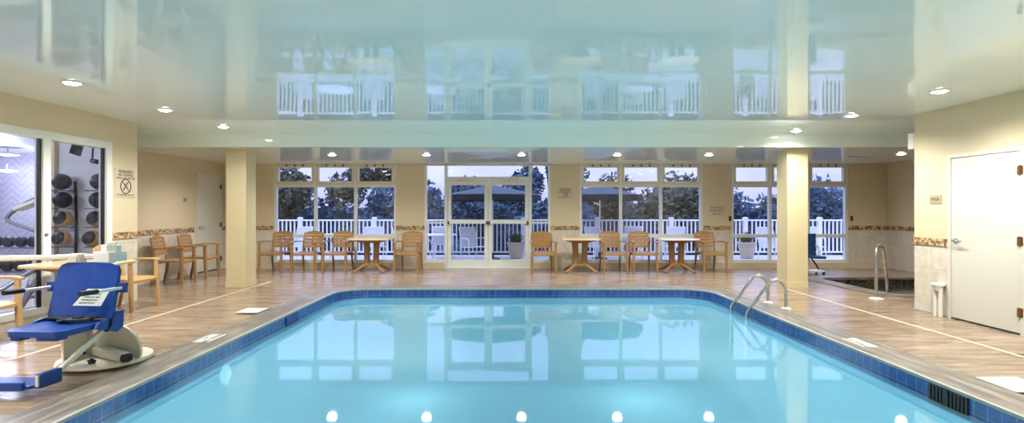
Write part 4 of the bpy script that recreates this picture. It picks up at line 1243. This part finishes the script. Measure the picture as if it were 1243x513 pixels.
for i, (x, y, w, h, m, lab) in enumerate(spots): tree(x, 20.6 if i%2 else 26.4, min(w, 2.2) if i%2 else min(w*1.1, 2.4), h if i%2 else h*1.1, .3, M[m], lab, 40+i)
# far hedge
def hedge():
    rnd = random.Random(99); mb = MB()
    for k in range(9000):
        x = rnd.uniform(-24, 26); z = rnd.uniform(-1.5, 1.9 + .35*math.sin(x*.9)+.2*math.sin(x*2.3)); p = Vector((x, 31+rnd.uniform(-.6,.6), z))
        u = Vector((rnd.gauss(0,1), rnd.gauss(0,1), rnd.gauss(0,1))).normalized(); v = u.orthogonal().normalized(); s = .2*rnd.uniform(.7,1.5)
        mb.add([p-u*s, p-v*s*.7, p+u*s, p+v*s*.7], [(0,1,2,3)])
    mb.box(-24,26,30.9,31.5,-1.5,1.5)
    o = mb.build('hedge', M['tree']); tag(o, 'long dark hedge far behind the trees outside', 'hedge', kind='stuff')
hedge()

# ------------------------------------------------------------------ world: evening sky
wd = bpy.data.worlds.new('evening_sky'); SC.world = wd; wd.use_nodes = True
nt = wd.node_tree; nt.nodes.clear()
out = N(nt, 'ShaderNodeOutputWorld'); bg = N(nt, 'ShaderNodeBackground'); nt.links.new(bg.outputs[0], out.inputs[0])
tc = N(nt, 'ShaderNodeTexCoord'); sp = N(nt, 'ShaderNodeSeparateXYZ'); nt.links.new(tc.outputs['Generated'], sp.inputs[0])
rp = N(nt, 'ShaderNodeValToRGB'); e = rp.color_ramp.elements
e[0].position = 0; e[0].color = (.50,.53,.88,1); e[1].position = .75; e[1].color = (2.1,2.5,4.4,1)
nt.links.new(sp.outputs[2], rp.inputs[0])
mp = N(nt, 'ShaderNodeMapping'); mp.inputs['Scale'].default_value = (2,2,6); nt.links.new(tc.outputs['Generated'], mp.inputs[0])
no = N(nt, 'ShaderNodeTexNoise'); no.inputs['Scale'].default_value = 2.2; no.inputs['Detail'].default_value = 5; nt.links.new(mp.outputs[0], no.inputs['Vector'])
r2 = N(nt, 'ShaderNodeValToRGB'); r2.color_ramp.elements[0].position = .42; r2.color_ramp.elements[1].position = .7; nt.links.new(no.outputs[0], r2.inputs[0])
mx = N(nt, 'ShaderNodeMix', data_type='RGBA'); nt.links.new(r2.outputs[0], mx.inputs[0]); nt.links.new(rp.outputs[0], mx.inputs[6]); mx.inputs[7].default_value = (.84,.87,1.25,1)
nt.links.new(mx.outputs[2], bg.inputs[0]); bg.inputs[1].default_value = .92

# ------------------------------------------------------------------ camera and view
cd = bpy.data.cameras.new('camera'); cam = bpy.data.objects.new('camera', cd); COL.objects.link(cam)
cam.location = (0, 0, CAMH); cam.rotation_euler = (PI/2, 0, 0)
cd.sensor_width = 36; cd.lens = F/1243*36; cd.shift_x = 2.5/1243; cd.shift_y = -2.0/1243
cd.clip_start = .05; cd.clip_end = 300
SC.camera = cam
SC.view_settings.view_transform = 'Standard'; SC.view_settings.look = 'None'; SC.view_settings.gamma = 1
SC.view_settings.use_curve_mapping = False; SC.view_settings.exposure = 0.42
cy = SC.cycles
cy.use_denoising = True; cy.max_bounces = 10; cy.diffuse_bounces = 5; cy.glossy_bounces = 5; cy.transparent_max_bounces = 16
cy.sample_clamp_indirect = 6; cy.caustics_reflective = False; cy.caustics_refractive = False
